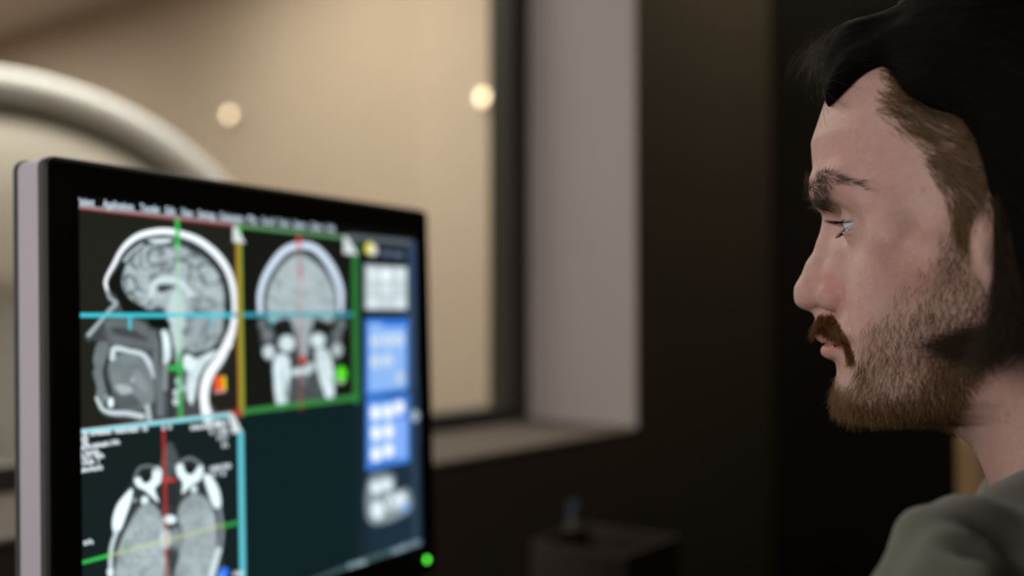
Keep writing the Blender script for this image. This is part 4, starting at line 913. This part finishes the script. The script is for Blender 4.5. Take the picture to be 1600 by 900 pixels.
# hair mass covering skull and ear: shell around the head, cut to the traced outline
hh = .0024
hair = Field((-.245, -.115, -.165), (.04, .115, .150), hh)
X_, Y_, Z_ = np.meshgrid(*hair.ax, indexing='ij', sparse=True); Ya = np.abs(Y_)
hd = head_base(X_, Ya, np.clip(Z_, -.115, .5)).astype(np.float32)
cap_d = np.sqrt((X_+.092)**2/1.06**2+(Y_*1.28)**2+(Z_-.02)**2)-.108          # cranium
hair_out = [(1283, 150), (1345, 103), (1376, 92), (1397, 122), (1414, 150), (1450, 172), (1500, 188), (1524, 225), (1538, 270), (1548, 315), (1552, 370), (1553, 440), (1547, 490), (1532, 528), (1500, 545), (1560, 547), (1640, 556), (1800, 590), (2000, 600), (2500, 560), (2500, -350), (1410, -250), (1388, 6), (1350, 26), (1310, 38), (1286, 60), (1276, 90), (1275, 125)]
pf = PM(hair_out, .066); Xg, Zg = np.meshgrid(hair.ax[0], hair.ax[2], indexing='ij'); pd = (sd_poly(pf, Xg, Zg)).astype(np.float32)[:, None, :]
thick = np.interp(Z_, [-.15, -.08, 0, .05, .115], [.016, .020, .020, .018, .024])
inn = np.clip(-pd, 0, .05); low = np.clip((.035-Z_)/.03, 0, 1)*np.clip((-.075-X_)/.02, 0, 1); thick = np.minimum(thick, .004+.007*low+inn*.45)
outer = np.minimum(hd-thick, cap_d-np.minimum(.022, .004+inn*.45))
k = .010; a = outer; b = np.broadcast_to(pd, a.shape); hmx = np.clip(.5-.5*(a-b)/k, 0, 1); hair.f[:] = (b*(1-0)*hmx+a*(1-hmx)+k*hmx*(1-hmx))
# forelock rolls forward over the forehead
for l in (-.035, -.02, -.005, .01, .022, .034):
    sgl = l
    q0 = P(1430, 90, l); pts = [q0, P(1370, 74, l), P(1322, 74, l), P(1299, 98, l), P(1293, 130, l)]
    bk = abs(l)*.25
    pts = [p_-[bk, 0, 0] for p_ in pts]; hair.chain(pts, [.020, .016, .012, .009, .006], .008)
hv, hq = surface_nets(hair.f, hair.lo, hh); hq = orient(hv, hq); hv = relax(hv, hq, 3)
hairob = link('hair', mesh_np('hair', xf(HM, hv), hq), mat('dark_hair_mass', (.0022, .0017, .0012), .8, spec=.06, noise_amt=.4, noise_scale=220), man)
# loose strands over the hair: forelock wisps and locks along the edge
n = 1100; l = rng.uniform(-.04, .045, n); t = rng.random(n)
rt = np.array([P(1300+50*a_-8*abs(b_)*20, 62-20*a_+25*rng.random(), b_)-[abs(b_)*.2, 0, 0] for a_, b_ in zip(t, l)])
d0 = np.stack([np.full(n, .8), rng.normal(0, .15, n), .25*rng.normal(0, 1, n)+.15], -1); d1 = np.stack([rng.normal(-.25, .35, n), rng.normal(0, .2, n), -np.ones(n)], -1)
Rh = np.stack([HF, HL, HU]); strands('hair_wisps', xf(HM, rt), d0@Rh, d1@Rh, rng.uniform(.020, .042, n), np.full(n, .00005), HW_, hairob, 8)
hl = np.array([(1286, 150), (1312, 124), (1340, 102), (1376, 90), (1397, 120), (1414, 148), (1450, 170), (1500, 186), (1524, 222), (1538, 268), (1547, 312)], float)
n = 3000; tt = rng.random(n)*(len(hl)-1); ii = tt.astype(int); fr_ = (tt-ii)[:, None]; hp = hl[ii]*(1-fr_)+hl[ii+1]*fr_
Sx, Sy = project(HW); fv = (HV[:, 1] > .004)
cand = HV[fv]; cx_, cy_ = Sx[fv], Sy[fv]; rt_ = []
hp = hp+rng.normal(0, 3.5, hp.shape)+np.array([1.5, -2.])
for a_ in hp:
    dd_ = (cx_-a_[0])**2+(cy_-a_[1])**2+ (cand[:, 1] < .0)*1e6; rt_.append(cand[np.argmin(dd_)])
rt_ = np.array(rt_)+np.array([0, .0012, 0]); w_ = (tt/(len(hl)-1))
d0 = np.stack([-.1-.7*w_+rng.normal(0, .25, n), .25+rng.normal(0, .1, n), -.75+.2*rng.normal(0, 1, n)], -1); d1 = np.stack([-.3-.5*w_+rng.normal(0, .3, n), -.1+rng.normal(0, .1, n), -.8+.25*rng.normal(0, 1, n)], -1)
strands('hairline_strands', xf(HM, rt_), d0@Rh, d1@Rh, rng.uniform(.003, .009, n), np.full(n, .00008), HW_, hairob, 5)
fch = hv[hq].mean(1); fnh = np.cross(hv[hq[:, 2]]-hv[hq[:, 0]], hv[hq[:, 3]]-hv[hq[:, 1]]); fnh /= np.linalg.norm(fnh, axis=1)[:, None]+1e-9
i = rng.integers(0, len(hq), 5000); N_ = fnh[i]; d = np.stack([-np.ones(len(i))+rng.normal(0, .12, len(i)), np.zeros(len(i)), -.25-2.0*np.clip(-fch[i, 0]-.06, 0, .12)/.12+rng.normal(0, .12, len(i))], -1); d -= (d*N_).sum(1)[:, None]*N_
strands('combed_strands', xf(HM, fch[i]), (d+N_*.18)@Rh, (d-N_*.12)@Rh, rng.uniform(.015, .032, len(i)), np.full(len(i), .00012), HK, hairob, 6)
# side locks running down over the ear and curling forward under the jaw
rt, e0, e1, LL = [], [], [], []
for k_ in range(2600):
    s_ = rng.random(); y0 = rng.uniform(300, 520); x0 = 1556+rng.uniform(-3, 60); lz = .080+rng.uniform(0, .006)
    rt.append(P(x0, y0, lz)); e0.append([-.05+.1*rng.random(), .05, -1]); c_ = np.clip((y0-360)/140, 0, 1); e1.append([.1+.9*c_+.2*rng.normal(), -.25*c_, -1+.7*c_]); LL.append(rng.uniform(.02, .035))
for k_ in range(1100):
    g_x = rng.random()**.55; x0 = 1466+90*g_x; y0 = 535+rng.normal(0, 6+9*g_x)+(1-g_x)*4; rt.append(P(x0, y0, .070-.008*(1556-x0)/70+rng.uniform(-.003, .003))); e0.append([.9, -.1+.1*rng.normal(), -.25+.25*rng.normal()]); e1.append([.9, -.3+.1*rng.normal(), .2+.3*rng.normal()]); LL.append(rng.uniform(.008, .020))
rt = np.array(rt); strands('side_locks', xf(HM, rt), np.array(e0)@Rh, np.array(e1)@Rh, np.array(LL), np.full(len(rt), .00008), HW_, hairob, 7)

# ---- shirt: sleeves and body with soft folds, open at the neck
Sf = Field((-.14, .15, .44), (.84, 1.02, 1.20), .004)
body_field(Sf, 0.0)
Sf.cap(EL, EL+(WR-EL)*.75, .045, .036, .015); Sf.cap(EL2, EL2+(WR2-EL2)*.75, .045, .036, .015)
X_, Y_, Z_ = np.meshgrid(*Sf.ax, indexing='ij', sparse=True)
def ridge(a, b, r, amp, bend=None):
    Sf.cap(a, b, r, r*.7, .012)
# folds: raised rolls along the near shoulder
for (x0, y0, x1, y1, d, r) in ((1385, 925, 1452, 832, .415, .011), (1452, 832, 1530, 812, .43, .012), (1430, 945, 1500, 870, .395, .010), (1500, 870, 1620, 940, .395, .012), (1415, 915, 1470, 862, .40, .005), (1470, 862, 1530, 872, .40, .005), (1530, 872, 1580, 930, .40, .005), (1510, 806, 1660, 870, .44, .014)):
    Sf.cap(at(x0, y0+14, d), at(x1, y1+14, d+.01), r, r, .011)
for (x0, y0, x1, y1, d, r) in ((1478, 842, 1530, 852, .398, .006), (1530, 852, 1620, 905, .396, .008), (1440, 905, 1500, 862, .385, .005)):
    Sf.cap(at(x0, y0, d), at(x1, y1, d), r, r, .008, 's')
nx = (X_+Y_*.4)*70+np.sin(Z_*55)*1.2; Sf.f += (.0016*np.sin(nx+Z_*40)).astype(np.float32)
Sf.cap(at(1585, 806, .475), at(1740, 745, .50), .017, .022, .02)
Sf.cap(xf(HM, np.array([[-.197, 0, -.226]]))[0], xf(HM, np.array([[-.225, 0, -.29]]))[0], .072, .078, .02)
# neck opening
NA = xf(HM, np.array([[-.150, 0, -.14]]))[0]; ND = xf(HM, np.array([[-.20, 0, -.25]]))[0]
Sf.cap(NA+(NA-ND)*.6, NA+(ND-NA)*.27, .066, .056, .006, 's')
sv, sq = surface_nets(Sf.f, Sf.lo, Sf.h); sq = orient(sv-sv.mean(0), sq); sv = relax(sv, sq, 2)
shirt = link('shirt', mesh_np('shirt', sv, sq), M['shirt'], man)
# collar: ring round the neck passing through the traced edge
ax_ = (ND-NA)/np.linalg.norm(ND-NA); cc = NA+(ND-NA)*.30
t1 = np.cross(ax_, HL); t1 /= np.linalg.norm(t1); t2 = np.cross(ax_, t1)
cv = []; seg = 72; cs_ = 12
for i_ in range(seg):
    a = 2*np.pi*i_/seg; d = t1*math.cos(a)+t2*math.sin(a)
    for j_ in range(cs_):
        b = 2*np.pi*j_/cs_; cv.append(cc+d*(.068+.0045*math.cos(b))-ax_*(.016*math.sin(b)))
i_, j_ = np.meshgrid(np.arange(seg), np.arange(cs_), indexing='ij'); cq = np.stack([i_*cs_+j_, ((i_+1) % seg)*cs_+j_, ((i_+1) % seg)*cs_+(j_+1) % cs_, i_*cs_+(j_+1) % cs_], -1).reshape(-1, 4)
cv = np.array(cv); link('collar', mesh_np('collar', cv, orient(cv-cv.mean(0), cq)), M['collar'], shirt)

# ---- trousers, shoes
Tf = Field((.0, .0, .0), (.80, .80, .66), .006)
KN = [PEL+BD*.42+BL*.11+[0, 0, -.02], PEL+BD*.42-BL*.11+[0, 0, -.02]]
for K_, s_ in ((KN[0], 1), (KN[1], -1)):
    hp = PEL+BL*.085*s_; Tf.chain([hp, K_, K_*[1, 1, 0]+BD*.04+[0, 0, .10]], [.088, .062, .045], .03)
Tf.ell(PEL+[0, 0, .01], (.15, .15, .10), .04)
tv, tq = surface_nets(Tf.f, Tf.lo, Tf.h); tq = orient(tv-tv.mean(0), tq); link('trousers', mesh_np('trousers', relax(tv, tq, 1), tq), M['trousers'], man)
for K_ in KN:
    a = K_*[1, 1, 0]+BD*.02; sf = Field(a+[-.22, -.22, -.01], a+[.22, .22, .16], .005)
    sf.chain([a+[0, 0, .038], a+BD*.08+[0, 0, .036], a+BD*.19+[0, 0, .028]], [.036, .038, .026], .01); sf.cap(a+[0, 0, .04], a+[0, 0, .12], .034, .042, .01)
    zz = sf.ax[2][None, None, :]; sf.f = np.maximum(sf.f, (.002-zz).astype(np.float32)); x_, q_ = surface_nets(sf.f, sf.lo, sf.h); link('shoe', mesh_np('shoe', x_, orient(x_-x_.mean(0), q_)), M['shoe'], man)

# ---- stool he sits on
def stool(p, z, label):
    root = empty('office_stool', (p[0], p[1], 0), label, 'stool'); F = frame(np.array([p[0], p[1], 0]), [1, 0, 0], [0, 1, 0], [0, 0, 1])
    v, f = lathe([(0, z-.07), (.16, z-.07), (.19, z-.05), (.195, z-.03), (.18, z-.005), (.1, z), (0, z)], 48); link('seat', mesh_np('seat', xf(F, v), f), M['seat'], root)
    v, f = lathe([(.0, z-.07), (.025, z-.07), (.025, .08), (0, .08)], 24); link('post', mesh_np('post', xf(F, v), f), M['chrome'], root)
    for k in range(5):
        a = 2*math.pi*k/5; bm = bmesh.new(); d = np.array([math.cos(a), math.sin(a), 0]); s = np.array([-d[1], d[0], 0]); c = np.array([p[0], p[1], 0]); pts = []
        for (r, w, z0) in ((.02, .022, .07), (.27, .014, .055)): pts.append((r, w, z0))
        q = [c+d*r+s*w*e+[0, 0, zz] for zz_ in (0, 1) for (r, w, e, zz) in ((.02, .022, -1, .06+.03*zz_), (.27, .014, -1, .05+.02*zz_), (.27, .014, 1, .05+.02*zz_), (.02, .022, 1, .06+.03*zz_))]
        add_hex(bm, q); bmesh.ops.recalc_face_normals(bm, faces=bm.faces); bevel(bm, .004); lg = link('leg', bm_mesh('leg', bm), M['chrome'], root)
        v, f = lathe([(0, 0), (.018, .004), (.025, .025), (.018, .046), (0, .05)], 20); Fc = frame(c+d*.262, [1, 0, 0], [0, 1, 0], [0, 0, 1]); link('caster', mesh_np('caster', xf(Fc, v), f), M['shoe'], lg)
stool(PEL, PEL[2]-.105, 'round charcoal office stool under the seated man')

# ---- tan chair back seen between the neck and the shoulder
def tan_chair():
    d = 1.35; tl = at(1512, 690, d); br = at(1640, 830, d); 
    root = empty('tan_chair', ((tl[0]+br[0])/2, tl[1], 0), 'tan leather chair whose back shows between his neck and shoulder', 'chair')
    w = (br[0]-tl[0]); cx = (tl[0]+br[0])/2+.09; cy = d+.0
    bm = bmesh.new()
    def bx(x0, x1, y0, y1, z0, z1, bv, name, m):
        bm = bmesh.new(); add_hex(bm, [(x0, y0, z0), (x1, y0, z0), (x1, y1, z0), (x0, y1, z0), (x0, y0, z1), (x1, y0, z1), (x1, y1, z1), (x0, y1, z1)]); bmesh.ops.recalc_face_normals(bm, faces=bm.faces); bevel(bm, bv, 4); return link(name, bm_mesh(name, bm), m, root)
    x0 = tl[0]; x1 = x0+.36
    bx(x0, x1, cy, cy+.06, .50, tl[2]+.02, .025, 'backrest', M['tan'])
    bx(x0, x1, cy-.36, cy-.01, .40, .48, .02, 'seat', M['tan'])
    for xx in (x0+.02, x1-.05):
        bx(xx, xx+.03, cy-.33, cy-.30, 0, .41, .004, 'leg', M['desk']); bx(xx, xx+.03, cy+.01, cy+.04, 0, .52, .004, 'leg', M['desk'])
tan_chair()
